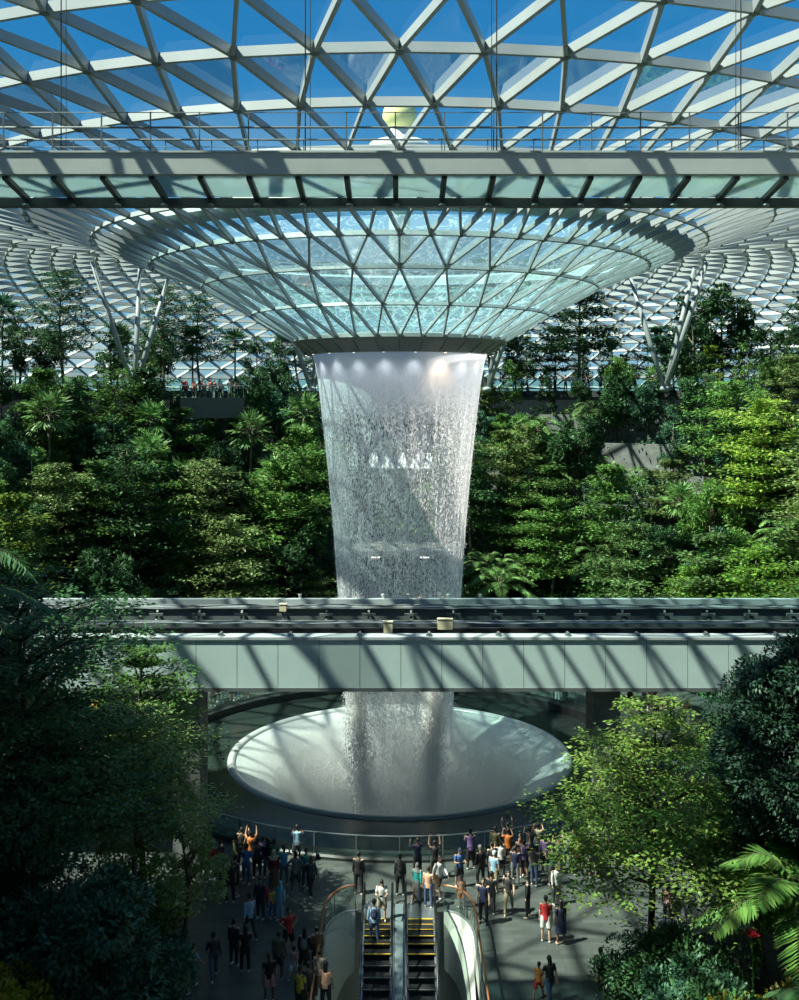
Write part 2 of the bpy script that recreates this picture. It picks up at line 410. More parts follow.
SC.view_settings.view_transform = 'Standard'; SC.view_settings.look = 'None'
SC.view_settings.gamma = 1.0; SC.view_settings.exposure = -0.12; SC.view_settings.use_curve_mapping = False
SC.cycles.use_denoising = True
SC.cycles.max_bounces = 7; SC.cycles.diffuse_bounces = 3; SC.cycles.transparent_max_bounces = 24
SC.cycles.transmission_bounces = 4; SC.cycles.volume_bounces = 3; SC.cycles.caustics_reflective = False
SC.cycles.sample_clamp_indirect = 4.0

# ------------------------------------------------------------------ the glass roof
R0 = [(6.0,24.03,32),(8.6,25.55,32),(11.4,27.06,32),(14.2,28.29,64),(17.3,29.5,64),(20.7,30.6,64),(24.3,31.46,64),(28,32.2,64),(32,32.7,64),
      (35.8,33.0,64),(38.2,33.1,128)]
for k in range(1, 31):
    t = k/30*0.5*PI*1.03
    R0.append((38.2 + 36.2*math.sin(t)**0.94, -0.6 + 33.7*max(0.0, math.cos(t*0.985))**0.62, 128))
def build_roof():
    rt = root_struct('ceiling')
    rings = []; half = 0.0
    for i, (r, z, n) in enumerate(R0):
        off = (i % 2) * 0.5 * (2*PI/n) if n == 32 else 0
        if n == 64: off = ((i - 3) % 2) * 0.5 * (2*PI/64)
        if n == 128: off = ((i - 10) % 2) * 0.5 * (2*PI/128)
        # nodes of a ring: angles measured from the near side
        rings.append([(a, Vector((r*math.sin(a), D - r*math.cos(a), z))) for a in [off + 2*PI*k/n for k in range(n)]])
    def norm(i, a):
        j0 = max(0, i-1); j1 = min(len(R0)-1, i+1)
        dr = R0[j1][0]-R0[j0][0]; dz = R0[j1][1]-R0[j0][1]; l = math.hypot(dr, dz)
        nr, nz = -dz/l, dr/l
        return Vector((nr*math.sin(a), -nr*math.cos(a), nz))
    st = MB(); st2 = MB(); gl = MB()
    def bar(mb, i, a, p, q, w, h):
        n = norm(i, a); mb.bar(p - n*h/2, q - n*h/2, w, h, n)
    for i, R in enumerate(rings):
        n = len(R); big = i <= 10
        w, h = (0.15, 0.36) if i <= 10 else (0.13, 0.36)
        if i < 3: w, h = 0.095, 0.18
        elif i < 6: w, h = 0.12, 0.26
        mb = st if i <= 10 else st2
        for k in range(n):
            a, p = R[k]; b, q = R[(k+1) % n]
            if i > 0: bar(mb, i, a + PI/n, p, q, w*0.9, h)
        if i + 1 < len(rings):
            Q = rings[i+1]; m = len(Q)
            if m == n:
                for k in range(n):
                    a, p = R[k]
                    o = 0 if (R[0][0] < Q[0][0]) else -1
                    k1, k2 = (k+o) % n, (k+o+1) % n
                    # nearest two nodes of the next ring
                    for kk in ((k + (0 if o == 0 else 0)) % n, (k + (-1 if o == 0 else 1)) % n):
                        bar(mb, i, a, p, Q[kk][1], w, h)
                    k0, k3 = k % n, (k + (-1 if o == 0 else 1)) % n
                    gl.add([p, Q[k0][1], Q[k3][1]], [(0, 1, 2)])
                    nx = R[(k+1) % n][1]
                    kq = k if o == 0 else (k+1) % n
                    gl.add([p, nx, Q[kq][1]], [(0, 1, 2)])
            else:  # twice as many nodes outward
                o = 1 if R[0][0] > 1e-6 else 0
                for k in range(n):
                    a, p = R[k]; c = (2*k + o) % m
                    for dd in (-1, 0, 1):
                        bar(mb, i, a, p, Q[(c+dd) % m][1], w, h)
                    gl.add([p, Q[(c-1) % m][1], Q[c][1]], [(0,1,2)]); gl.add([p, Q[c][1], Q[(c+1) % m][1]], [(0,1,2)])
                    gl.add([p, Q[(c+1) % m][1], R[(k+1) % n][1]], [(0,1,2)])
    st.build('steel_lattice', M['steel'], rt); st2.build('steel_lattice', M['steel'], rt)
    gl.build('glazing', M['glass'], rt)
    # round hubs where the bars meet, near rings only
    hb = MB()
    for i, R in enumerate(rings[:11]):
        for a, p in R[::1 if i < 10 else 2]:
            n = norm(i, a); h = 0.38 if i >= 6 else 0.28 if i >= 3 else .2
            hb.tube([p + n*0.02, p - n*h], 0.16 if i >= 6 else 0.12 if i >= 3 else 0.09, 8)
    hb.build('node', M['mid_steel'], rt)
    # water film on the outside of the funnel and the pale curb that feeds it
    fm = MB(); prof = [(R0[i][0], R0[i][1] + 0.10) for i in range(4)] + [(15.4, 28.9)]
    fm.lathe(prof, (0, D), 120); fm.build('water_film', M['film'], rt, smooth=True)
    cb = MB(); cb.lathe([(15.4, 28.95), (16.3, 29.3), (16.3, 29.75), (15.4, 29.5)], (0, D), 120, closed=True)
    cb.build('curb', simple('pale_curb', (0.62, 0.78, 0.80), 0.5), rt)
    # steel ring round the oculus
    og = MB(); og.lathe([(6.15, 24.15), (6.22, 23.95), (6.1, 23.82), (5.25, 23.22), (5.05, 23.2), (5.0, 23.35), (5.1, 24.1), (5.6, 24.25)], (0, D), 120, closed=True)
    og.build('oculus_ring', simple('oculus_steel', (0.20, 0.215, 0.20), 0.45), rt, smooth=False)
    sm = MB()
    for k in range(30):
        a = 2*PI*k/30
        sm.bar((6.1*math.sin(a), D+6.1*math.cos(a), 23.81), (5.3*math.sin(a), D+5.3*math.cos(a), 23.235), 0.03, 0.03)
    sm.build('seam', M['dark_steel'], rt)
build_roof()

# V shaped columns that carry the roof
ncol = 0
for k, ang in enumerate([-84, -60, -36, -12, 12, 36, 60, 84]):
    a = math.radians(ang); b = Vector((40*math.sin(a), D + 40*math.cos(a), 21.5))
    t = thing('forked_column', 'steel V column', 'column', b, -a, 'forked steel columns under the roof')
    side = 'left' if ang < 0 else 'right'
    t['label'] = {12: 'slim pale forked steel column just %s of the waterfall ring' % side, 36: 'pale forked steel column rising above the trees at the %s' % side,
                  60: 'pale forked steel column at the far %s of the upper deck' % side, 84: 'outermost pale forked steel column on the %s terrace top' % side}[abs(ang)]
    m = MB()
    m.ell((0, 0, 0.1), (0.45, 0.45, 0.3), 16, 8); m.build('foot', M['column_steel'], t, True)
    for s, ty in ((-1, 0.4), (1, 0.4), (0.45, 2.8)):
        m = MB(); m.tube([(0.12*s, 0, 0.2), (1.9*s, ty*.5, 5.6), (3.7*s, ty, 11.1)], [0.20, 0.24, 0.15], 14)
        m.build('strut', M['column_steel'], t, True)

# ------------------------------------------------------------------ floor, basin, pool
def circ(r, n, c=(0, D), a0=0, a1=2*PI):
    return [(c[0] + r*math.sin(a0 + (a1-a0)*k/n), c[1] + r*math.cos(a0 + (a1-a0)*k/n)) for k in range(n)]
# opening for the escalators
def opening(off=0.0):
    L = [(-2.85-off, 26), (-2.85-off, 41.2)]
    for k in range(1, 9):
        t = k/8*PI/2; L.append((-1.78 - (1.07+off)*math.cos(t), 41.2 + (2.0+off)*math.sin(t)))
    Rr = [(-x, y) for x, y in reversed(L)]
    return L + Rr
fl_outer = [(-46, 2), (46, 2), (46, 110), (-46, 110)]
loops = [fl_outer, list(reversed(circ(15.0, 96))), list(reversed(opening()))]
tri = tessellate_polygon([[Vector((x, y, 0)) for x, y in L] for L in loops])
flat = [(x, y, 0.0) for L in loops for x, y in L]
mb = MB(); mb.add(flat, [t if (Vector(flat[t[1]])-Vector(flat[t[0]])).cross(Vector(flat[t[2]])-Vector(flat[t[0]])).z > 0 else tuple(reversed(t)) for t in tri])
mb.build('floor', M['floor'], None, kind='structure')
mb = MB(); mb.lathe([(76, -0.7), (900, -0.7)], (0, D), 48)
mb.build('ground', simple('outside_ground', (0.10, 0.14, 0.07), 0.9, 0, 0.4, 0.02), None, kind='structure')

pool = thing('waterfall_pool', 'wide round pale bowl of churning water under the waterfall', 'pool', (0, D, 0))
mb = MB(); mb.lathe([(9.45, -0.30), (9.55, -0.02), (9.75, 0.06), (9.92, 0.0), (9.95, -0.12), (9.95, -0.3)], n=128, closed=True); mb.build('rim', M['rim'], pool, True)
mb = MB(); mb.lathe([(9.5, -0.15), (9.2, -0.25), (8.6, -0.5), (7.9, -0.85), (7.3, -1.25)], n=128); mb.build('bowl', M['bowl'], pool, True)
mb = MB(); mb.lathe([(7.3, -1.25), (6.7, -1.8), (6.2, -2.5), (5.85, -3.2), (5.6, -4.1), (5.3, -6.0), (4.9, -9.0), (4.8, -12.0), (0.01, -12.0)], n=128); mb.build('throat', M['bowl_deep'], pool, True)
# mist that lies in the bowl
def vol_mat(name, dens, col=(0.96, 0.99, 1.0), aniso=0.2, noise=None):
    m, nt, out = new_mat(name)
    v = N(nt, 'ShaderNodeVolumeScatter'); v.inputs['Color'].default_value = c4(col); v.inputs['Density'].default_value = dens; v.inputs['Anisotropy'].default_value = aniso
    nt.links.new(v.outputs[0], out.inputs['Volume']); return m
mb = MB(); mb.lathe(list(reversed([(0.01, -4.3), (5.4, -4.2), (6.15, -2.4), (7.1, -1.25), (7.8, -0.8), (9.3, -0.16), (8.0, 0.1), (5.5, 0.5), (4.2, 1.3), (3.6, 2.6), (0.01, 3.6)])), n=64)
ms = mb.build('mist', vol_mat('mist', 0.13), None, True); ms.location = (0, D, 0)
ms['label'] = 'white mist of spray hanging over the round pool'; ms['category'] = 'mist'; ms['kind'] = 'stuff'

bs = thing('pool_surround', 'dark wet stone apron and curb ringing the round pool', 'pool surround', (0, D, 0))
mb = MB(); mb.lathe([(9.95, -0.10), (10.6, -0.16), (13.8, -0.22), (14.1, -0.35)], n=128); mb.build('apron', M['wet_stone'], bs, True)
mb = MB(); mb.lathe([(14.1, -0.6), (14.1, 0.16), (14.55, 0.2), (14.95, 0.2), (15.05, 0.12), (15.05, -0.6)], n=128, closed=True); mb.build('curb', simple('black_curb', (0.02, 0.026, 0.025), 0.4), bs, False)
rl = thing('glass_balustrade', 'curved glass balustrade with thin white rail around the pool', 'balustrade', (0, D, 0))
mb = MB(); mb.lathe([(14.78, 0.2), (14.78, 1.08), (14.80, 1.08), (14.80, 0.2)], n=128, closed=True); mb.build('glass_panel', M['glass_rail'], rl)
mb = MB(); mb.lathe([(14.76, 1.08), (14.82, 1.08), (14.82, 1.115), (14.76, 1.115)], n=128, closed=True); mb.build('handrail', M['chrome'], rl)
for k in range(48):
    a = 2*PI*k/48
    mb = MB(); mb.box((-0.02, -0.03, 0.18), (0.02, 0.03, 1.08))
    o = mb.build('post', M['mid_steel'], rl); o.location = (14.86*math.sin(a), 14.86*math.cos(a), 0); o.rotation_euler = (0, 0, -a)

# ------------------------------------------------------------------ the falling water
def curtain(name, prof, mat, parent, n=160):
    """prof: list of (z, r), top to bottom"""
    vs = []; fs = []; uvs = []
    P = len(prof); v = [0]
    for i in range(1, P): v.append(v[-1] + math.hypot(prof[i][0]-prof[i-1][0], prof[i][1]-prof[i-1][1]))
    for k in range(n+1):
        a = 2*PI*k/n
        for z, r in prof: vs.append((r*math.sin(a), r*math.cos(a), z))
    for k in range(n):
        for i in range(P-1):
            fs.append((k*P+i, (k+1)*P+i, (k+1)*P+i+1, k*P+i+1))
            for kk, ii in ((k, i), (k+1, i), (k+1, i+1), (k, i+1)): uvs.append((kk/n*2*PI*4.0, v[ii]))
    me = bpy.data.meshes.new(name); me.from_pydata(vs, [], fs); uv = me.uv_layers.new(name='UVMap')
    for i, c in enumerate(uvs): uv.data[i].uv = c
    for p in me.polygons: p.use_smooth = True
    return link(name, me, mat, parent)
fallp = [(23.25, 5.08), (22.6, 4.92), (21.5, 4.74), (20, 4.55), (18, 4.33), (16, 4.12), (14, 3.93), (12, 3.78), (10, 3.64), (8, 3.50), (6, 3.38), (4, 3.22), (2, 3.05), (0, 2.9), (-3, 2.7), (-7, 2.6)]
wf = thing('waterfall', 'tall round curtain of water falling from the roof oculus', 'waterfall', (0, D, 0))
curtain('water_sheet', fallp, water_mat('fall_outer', 0.53, 0.60, 0.03, 12, 5.0, (0.95, 0.96, 0.98), 1.3, 0.9, 0.8), wf)
curtain('water_sheet', [(z, r*0.955) for z, r in fallp], water_mat('fall_mid', 0.555, 0.61, 0.02, 14.5, 5.5, (0.95, 0.96, 0.98), 5.1, 0.55, 0.55), wf)
curtain('water_sheet', [(z, r*0.89) for z, r in fallp], water_mat('fall_inner', 0.57, 0.63, 0.02, 10, 4.0, (0.95, 0.96, 0.98), 11.7, 0.4, 0.3), wf)
# the two thick jets that the curtain gathers into low down
# loose drops thrown off the curtain and the splash that leaps from the bowl
rgw = np.random.default_rng(7)
def drops(name, n, fr, size, mat):
    V = []; Fc = []
    base = np.array([[1,0,0],[-1,0,0],[0,1,0],[0,-1,0],[0,0,1],[0,0,-1]], float); tf = [(0,2,4),(2,1,4),(1,3,4),(3,0,4),(2,0,5),(1,2,5),(3,1,5),(0,3,5)]
    for i in range(n):
        p = fr(i); sz_ = size*rgw.uniform(.5, 1.3); V.append(base*np.array([sz_, sz_, sz_*rgw.uniform(1.2, 3.2)]) + p)
        Fc += [tuple(6*i+a for a in t) for t in tf]
    me = bpy.data.meshes.new(name); me.from_pydata(np.concatenate(V).tolist(), [], Fc); me.update(); return link(name, me, mat, wf, kind='stuff')
def fdrop(i):
    z = rgw.uniform(-1, 21); r = np.interp(z, [q[0] for q in reversed(fallp)], [q[1] for q in reversed(fallp)]) + abs(rgw.normal())*.07 - .05; a = rgw.uniform(0, 2*PI)
    return np.array([r*math.sin(a), r*math.cos(a), z])
def fsplash(i):
    a = rgw.uniform(0, 2*PI); r = abs(rgw.normal())*1.8 + 2.5; z = -1.8 + abs(rgw.normal())*1.3*max(.1, 1-(r-2)/7) + max(0, r-5.5)*.45
    return np.array([min(r, 8.6)*math.sin(a), min(r, 8.6)*math.cos(a), z])
def fjet(i):
    s_ = -1 if rgw.random() < .5 else 1; z = rgw.uniform(-2.2, 8.5); sp_ = .42 + .03*(8.5-z)
    x = (-2.75 + .085*(8.5-z) if s_ < 0 else 2.25 - .055*(8.5-z))
    g = rgw.normal(size=2)*sp_*.55
    return np.array([x + g[0], -3.3 + g[1]*.8, z])
m_, nt_, out_ = new_mat('water_drop')
d_ = N(nt_, 'ShaderNodeBsdfDiffuse'); d_.inputs[0].default_value = (1, 1, 1, 1); t_ = N(nt_, 'ShaderNodeBsdfTranslucent'); t_.inputs[0].default_value = (1, 1, 1, 1)
x_ = N(nt_, 'ShaderNodeMixShader'); nt_.links.new(d_.outputs[0], x_.inputs[1]); nt_.links.new(t_.outputs[0], x_.inputs[2])
y_ = N(nt_, 'ShaderNodeMixShader'); y_.inputs[0].default_value = 0.45; r_ = N(nt_, 'ShaderNodeBsdfTransparent'); nt_.links.new(x_.outputs[0], y_.inputs[1]); nt_.links.new(r_.outputs[0], y_.inputs[2])
nt_.links.new(y_.outputs[0], out_.inputs[0]); M['drop'] = m_
drops('droplets', 16000, fdrop, .017, M['drop'])
drops('jet_droplets', 34000, fjet, .026, M['drop'])
drops('splash_droplets', 7000, fsplash, .024, M['drop'])

# ------------------------------------------------------------------ planted terraces
NT = 8; TR0, TR1 = 24.5, 45.0; TZ1 = 21.5
def tier_r(i): return TR0 + (TR1-TR0)*i/NT
def tier_z(i): return 1.2 + (TZ1-1.2)*i/NT       # soil level of tier i
A_T = math.radians(90)
for i in range(NT):
    r0, r1 = tier_r(i), tier_r(i+1); z = tier_z(i)
    t = root_struct('terrace')
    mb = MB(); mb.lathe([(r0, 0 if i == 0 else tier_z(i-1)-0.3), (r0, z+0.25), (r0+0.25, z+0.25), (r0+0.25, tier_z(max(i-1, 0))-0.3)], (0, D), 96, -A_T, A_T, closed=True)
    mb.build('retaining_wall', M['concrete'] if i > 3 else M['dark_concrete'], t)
    mb = MB(); mb.lathe([(r0+0.25, 0 if i == 0 else tier_z(i-1)-0.3), (r0+0.25, z), (r1+0.05, z), (r1+0.05, 0 if i == 0 else tier_z(i-1)-0.3)], (0, D), 96, -A_T, A_T, closed=True)
    mb.build('soil', M['soil'], t)
t = root_struct('upper_deck')
mb = MB(); mb.lathe([(45.0, 20.9), (45.0, 21.5), (72, 21.5), (68, 18), (60, 18), (45.3, 20.6)], (0, D), 96, math.radians(-112), math.radians(112), closed=True); mb.build('slab', M['dark_concrete'], t)
mb = MB(); mb.lathe([(45.0, 21.5), (45.0, 22.6), (45.03, 22.6), (45.03, 21.5)], (0, D), 96, -A_T, A_T, closed=True); mb.build('glass_parapet', M['glass_rail'], t)
mb = MB(); mb.lathe([(44.97, 22.6), (45.06, 22.6), (45.06, 22.68), (44.97, 22.68)], (0, D), 96, -A_T, A_T, closed=True); mb.build('handrail', M['chrome'], t)

# balcony with visitors, left of the fall, below the top deck
bp = at(215, 400, 20.6+0.001) if False else None
bal = thing('viewing_balcony', 'dark concrete balcony jutting from the terraces left of the waterfall', 'balcony', (-16.6, D+33.6, 19.9), math.radians(26))
mb = MB(); mb.box((-3.3, -0.6, -0.9), (2.6, 3.0, 0.9)); mb.build('slab', simple('balcony_concrete', (0.09, 0.10, 0.095), 0.7), bal)
mb = MB(); mb.box((-3.3, -0.6, 0.9), (2.6, -0.57, 1.95)); mb.build('glass_panel', M['glass_rail'], bal)
mb = MB(); mb.box((-3.3, -0.62, 1.95), (2.6, -0.54, 2.02)); mb.build('handrail', M['chrome'], bal)
for k in range(5):
    mb = MB(); mb.box((-3.28+k*1.45, -0.56, 0.9), (-3.23+k*1.45, -0.5, 1.98)); mb.build('post', M['mid_steel'], bal)

# viewing gallery at the foot of the terraces behind the fall
gal = thing('viewing_gallery', 'dark open gallery behind the waterfall with two ceiling lamps', 'gallery', (0.6, D+21.8, 0))
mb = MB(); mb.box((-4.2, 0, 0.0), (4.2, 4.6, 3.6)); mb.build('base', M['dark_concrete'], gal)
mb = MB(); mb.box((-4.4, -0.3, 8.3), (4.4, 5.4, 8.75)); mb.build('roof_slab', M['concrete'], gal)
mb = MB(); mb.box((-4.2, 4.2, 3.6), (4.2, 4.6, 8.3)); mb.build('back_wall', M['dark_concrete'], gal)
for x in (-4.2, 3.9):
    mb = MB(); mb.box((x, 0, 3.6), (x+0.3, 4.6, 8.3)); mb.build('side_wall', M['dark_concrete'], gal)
mb = MB(); mb.box((-4.2, -0.05, 3.6), (4.2, -0.02, 4.7)); mb.build('glass_panel', M['glass_rail'], gal)
mb = MB(); mb.box((-4.2, -0.08, 4.7), (4.2, 0.0, 4.76)); mb.build('handrail', M['chrome'], gal)
for x in (-2.5, 1.4):
    mb = MB(); mb.box((x-0.35, -0.2, 8.18), (x+0.35, 0.3, 8.3)); mb.build('ceiling_lamp', M['lamp'], gal)
# pointed glass canopies on the middle terraces behind the fall
for k, (px, w) in enumerate(((374, 1.15), (388, 1.1), (402, .95), (416, .95), (429, .8))):
    p = Vector(((px-399.5)*88.0/F, 88.0, 15.0))
    t = thing('glass_canopy', '%s of the pointed white glass canopies seen through the waterfall' % ['leftmost', 'second', 'middle', 'fourth', 'rightmost'][k], 'canopy', p, 0, 'pointed glass canopies behind the waterfall')
    mb = MB(); h = 1.25
    vs = [(-w/2, 0, 0), (w/2, 0, 0), (w*0.18, .5, h), (-w*0.18, .5, h), (-w/2, .08, 0), (w/2, .08, 0), (w*0.18, .58, h), (-w*0.18, .58, h)]
    mb.add(vs, [(0,1,2,3),(7,6,5,4),(0,4,5,1),(1,5,6,2),(2,6,7,3),(3,7,4,0)]); mb.build('pane', simple('canopy_white_%d' % k, (0.8, 0.85, 0.85), 0.3), t)
    mb = MB(); mb.bar((0, 0.5, h), (0, 1.6, 0.2), 0.06, 0.06); mb.build('frame', M['steel'], t)
    for s in (-1, 1):
        mb = MB(); mb.bar((s*w*.42, .06, -2.6), (s*w*.42, .06, 0.02), 0.07, 0.07); mb.build('leg', M['steel'], t)

# ------------------------------------------------------------------ people mover guideway
GX = 46
gw = thing('elevated_guideway', 'elevated train guideway with grey panels crossing before the waterfall', 'guideway', (0, 47, 0))
def gz(py, Y): return CZ - (py-HY)*Y/F
zt, zb = gz(637, 47), gz(690, 47)
pw = 1.793
k0 = at(0, 0) if False else None
xs = (392/2 - 399.5) * 47/F
xx = xs - 26*pw
while xx < GX:
    if -30 < xx < 30:
        mb = MB(); mb.box((xx+0.012, 0, zb+0.10), (xx+pw-0.012, 0.12, zt-0.12)); mb.build('panel', M['panel'], gw)
    xx += pw
mb = MB(); mb.box((-GX, 0.03, zb), (GX, 0.5, zt-0.1)); mb.build('near_girder', M['dark_steel'], gw)
mb = MB(); mb.box((-GX, -0.06, zt-0.12), (GX, 0.75, zt)); mb.build('near_cap', M['panel_top'], gw)
mb = MB(); mb.box((-GX, -0.06, zb-0.06), (GX, 0.9, zb+0.1)); mb.build('lower_flange', M['mid_steel'], gw)
# deck and far girder
zd = zt - 1.15
mb = MB(); mb.box((-GX, 0.5, zd-0.5), (GX, 9.8, zd)); mb.build('deck', M['dark_steel'], gw)
zf = gz(606, 56.0)
mb = MB(); mb.box((-GX, 9.0, zd), (GX, 9.4, zf-0.1)); mb.build('far_girder', simple('girder_grey', (0.12, 0.145, 0.145), 0.5), gw)
mb = MB(); mb.box((-GX, 8.9, zf-0.12), (GX, 9.35, zf)); mb.build('far_cap', M['panel_top'], gw)
mb = MB(); mb.box((-GX, 9.35, zf-0.35), (GX, 10.3, zf-0.12)); mb.build('far_walkway', M['mid_steel'], gw)
zf2 = gz(598.5, 57.4)
mb = MB(); mb.box((-GX, 10.2, zf2-0.5), (GX, 10.55, zf2)); mb.build('outer_cap', M['panel_top'], gw)
for y in (2.4, 4.1, 5.6, 7.3):
    mb = MB(); mb.box((-GX, y, zd+0.0), (GX, y+0.28, zd+0.34)); mb.build('running_rail', M['rubber'] if y in (2.4, 5.6) else M['mid_steel'], gw)
for k, (y, z, r) in enumerate(((1.2, .75, .035), (1.5, .62, .03), (4.9, .75, .04), (8.6, .9, .05), (8.75, 0.72, .03))):
    pts = [(x, y + 0.04*math.sin(x*.6+k), zd + z + 0.03*math.sin(x*1.3 + k*2)) for x in np.linspace(-30, 30, 80)]
    mb = MB(); mb.tube(pts, r, 6); mb.build('cable', M['mid_steel'] if k % 2 else M['chrome'], gw)
for k, (px, py, w, h) in enumerate(((388, 627, .42, .5), (445, 624, .72, .48), (42, 631, .4, .35), (283, 604, .35, .35))):
    p = at(px, py, zd+0.7)
    if py < 610: p = Vector(((px-399.5)*55.6/F, 55.6, zf)); 
    mb = MB(); mb.box((-w/2, -0.15, -h/2), (w/2, 0.15, h/2)); mb.box((-w/2-.02, -0.17, h/2), (w/2+.02, 0.17, h/2+.03))
    o = mb.build('junction_box', M['cream'], gw); o.location = (p.x, p.y-47, p.z)
    mb = MB(); mb.box((-.06, -.04, -0.9), (.06, .04, -h/2+.02)); o2 = mb.build('box_stand', M['mid_steel'], o)
x = -29.2
while x < 30:
    mb = MB(); mb.box((-.13, -.12, 0), (.13, .12, .10)); mb.box((-.05, -.2, .05), (.05, .2, .16)); o = mb.build('bracket', M['chrome'], gw); o.location = (x, 0.25, zt)
    x += 3.05
for px in (383, 408, 440, 448, 480, 300):
    X = (px-399.5)*57.4/F
    mb = MB(); mb.box((-.07, -.05, 0), (.07, .05, .16)); mb.ell((0, 0, .2), (.10, .08, .07), 8, 6); o = mb.build('bollard', M['white'], gw); o.location = (X, 10.35, zf2)
for x in np.arange(-28, 28, 2.2):
    mb = MB(); mb.bar((x, 8.5, zd), (x, 8.98, zf-0.2), 0.1, 0.1); mb.box((x-.35, 8.55, zd+.35), (x+.35, 8.7, zd+.47)); mb.build('cable_bracket', M['mid_steel'], gw)
for s, X in ((-1, -9.45), (1, 9.2)):
    mb = MB(); mb.box((X-0.6, 0.6, 0.0), (X+0.6, 2.6, zd-0.5))
    mb.build('support_column', M['concrete'], gw)
for s in (-1, 1):
    mb = MB(); mb.box((s*26-0.6, 0.6, 0.0), (s*26+0.6, 2.6, zd-0.5)); mb.build('support_column', M['concrete'], gw)

# ------------------------------------------------------------------ hanging footbridge under the roof
BY = 29.5
def bz(py, Y=BY): return CZ + (HY-py)*Y/F
br = thing('glass_footbridge', 'hanging glass-floored footbridge with thin railing high under the roof', 'bridge', (0, BY, 0))
BX = 17.3
mb = MB(); mb.box((-BX, -0.15, bz(175)), (BX, 0.15, bz(152.5))); mb.build('near_beam', M['steel_bridge'], br)
mb = MB(); mb.box((-BX, -0.19, bz(154)), (BX, 0.22, bz(152.0))); mb.build('top_flange', M['steel_bridge'], br)
Yf = 1.9
zfar = bz(198.5, BY+Yf); zfar2 = bz(207, BY+Yf)
mb = MB(); mb.box((-BX, Yf-0.1, zfar2), (BX, Yf+0.2, zfar)); mb.build('far_beam', M['dark_steel'], br)
mb = MB(); mb.add([(-BX, .15, bz(174)), (BX, .15, bz(174)), (BX, Yf, zfar+.04), (-BX, Yf, zfar+.04), (-BX, .15, bz(174)+.04), (BX, .15, bz(174)+.04), (BX, Yf, zfar+.08), (-BX, Yf, zfar+.08)],
                  [(0,1,2,3),(7,6,5,4),(0,4,5,1),(1,5,6,2),(2,6,7,3),(3,7,4,0)]); mb.build('glass_floor', M['glass_floor'], br)
sp = 49*BY/F
k = -12
for k in range(-12, 13):
    X = (-4/F*BY) + k*sp
    mb = MB(); mb.bar((X, 0.1, bz(174)-.06), (X, Yf, zfar-.02), 0.15, 0.14); mb.build('floor_rib', M['dark_steel'], br)
    mb = MB(); mb.ell((X, Yf-.16, zfar2+.02), (.11, .11, .06), 10, 6); mb.build('bolt_cap', M['mid_steel'], br)
for k in range(-12, 13):
    X = (-4/F*BY) + k*sp
    mb = MB(); mb.box((X-.015, -.03, bz(152)), (X+.015, .03, bz(112))); mb.build('post', M['mid_steel'], br)
    mb = MB(); mb.box((X-.015, Yf, zfar), (X+.015, Yf+.04, zfar+1.75)); mb.build('post', M['mid_steel'], br)
for y, z, r in ((0, bz(127.5), .032), (Yf, zfar+1.72, .03), (0, bz(112.5), .012), (0, bz(147), .010), (0, bz(140), .008)):
    mb = MB(); mb.tube([(-BX, y, z), (BX, y, z)], r, 8); mb.build('handrail' if r > .02 else 'wire', M['mid_steel'], br)
for px in (60, 65, 305, 310, 492, 497, 737, 742):
    X = (px-399.5)*BY/F
    mb = MB(); mb.tube([(X, 0.1, bz(152)), (X, 0.1, 32.15)], 0.018 if px in (60, 305, 497, 742) else .01, 6); mb.build('hanger_cable', M['dark_steel'], br)

# ------------------------------------------------------------------ control tower outside the dome
TY = 300.0; ts = TY/F
tw = thing('control_tower', 'airport control tower with round yellow radome seen through the roof', 'tower', (0, TY, 0))
zc = CZ + (HY-116)*ts
mb = MB(); mb.ell((0, 0, 0), (17*ts, 17*ts, 17*ts), 32, 20); o = mb.build('radome', M['radome'], tw, True); o.location = (0, 0, zc)
mb = MB(); mb.lathe([(0.01, zc-3.4), (3.0, zc-3.6), (3.2, zc-6.6), (8.0, zc-7.6), (9.4, zc-9.4), (8.8, zc-11.0), (6.9, zc-11.6)], n=48); mb.build('cab_roof', M['tower'], tw, True)
mb = MB(); mb.lathe([(8.0, zc-11.3), (6.8, zc-14.5)], n=32); mb.build('cab_window', M['tower_glass'], tw)
mb = MB(); mb.lathe([(6.6, zc-14.2), (10.5, zc-14.6), (10.5, zc-15.5), (5.5, zc-20), (3.0, zc-24), (2.8, 0)], n=32); mb.build('shaft', M['tower'], tw, True)

# ------------------------------------------------------------------ the mall wings either side of and behind the viewer
def wing(name, x0, x1, y0, y1, h):
    t = root_struct(name)
    mb = MB(); mb.box((x0, y0, 0), (x1, y1, h)); mb.build('wall_body', simple(name+'_stone', (0.09, 0.095, 0.09), 0.7, 0, 0.3, 0.4), t)
    for z in np.arange(4.4, h, 4.6):
        mb = MB(); mb.box((x0-0.5 if x0 > 0 else x0, y0, z), (x1 if x0 > 0 else x1+0.5, y1+0.4, z+0.45)); mb.build('floor_band', M['white'], t)
wing('wall_shade_left', -44, -18.2, -12, 36, 26.0)  # unseen left wing, placed and sized to shade the left foreground
wing('wall_right', 18.2, 44, -12, 38, 24.0)
mb = MB(); mb.box((-18.2, -14, 0), (18.2, -3, 24)); mb.build('wall_rear', simple('rear_stone', (0.12, 0.12, 0.115), 0.7), None, kind='structure')
mb = MB(); mb.box((-18.2, -3, 18.6), (18.2, 1.2, 19.0)); mb.build('balcony_floor', M['concrete'], None, kind='structure')

# ------------------------------------------------------------------ escalators
LZ = -6.0
pit = root_struct('trim_1')
op = opening()
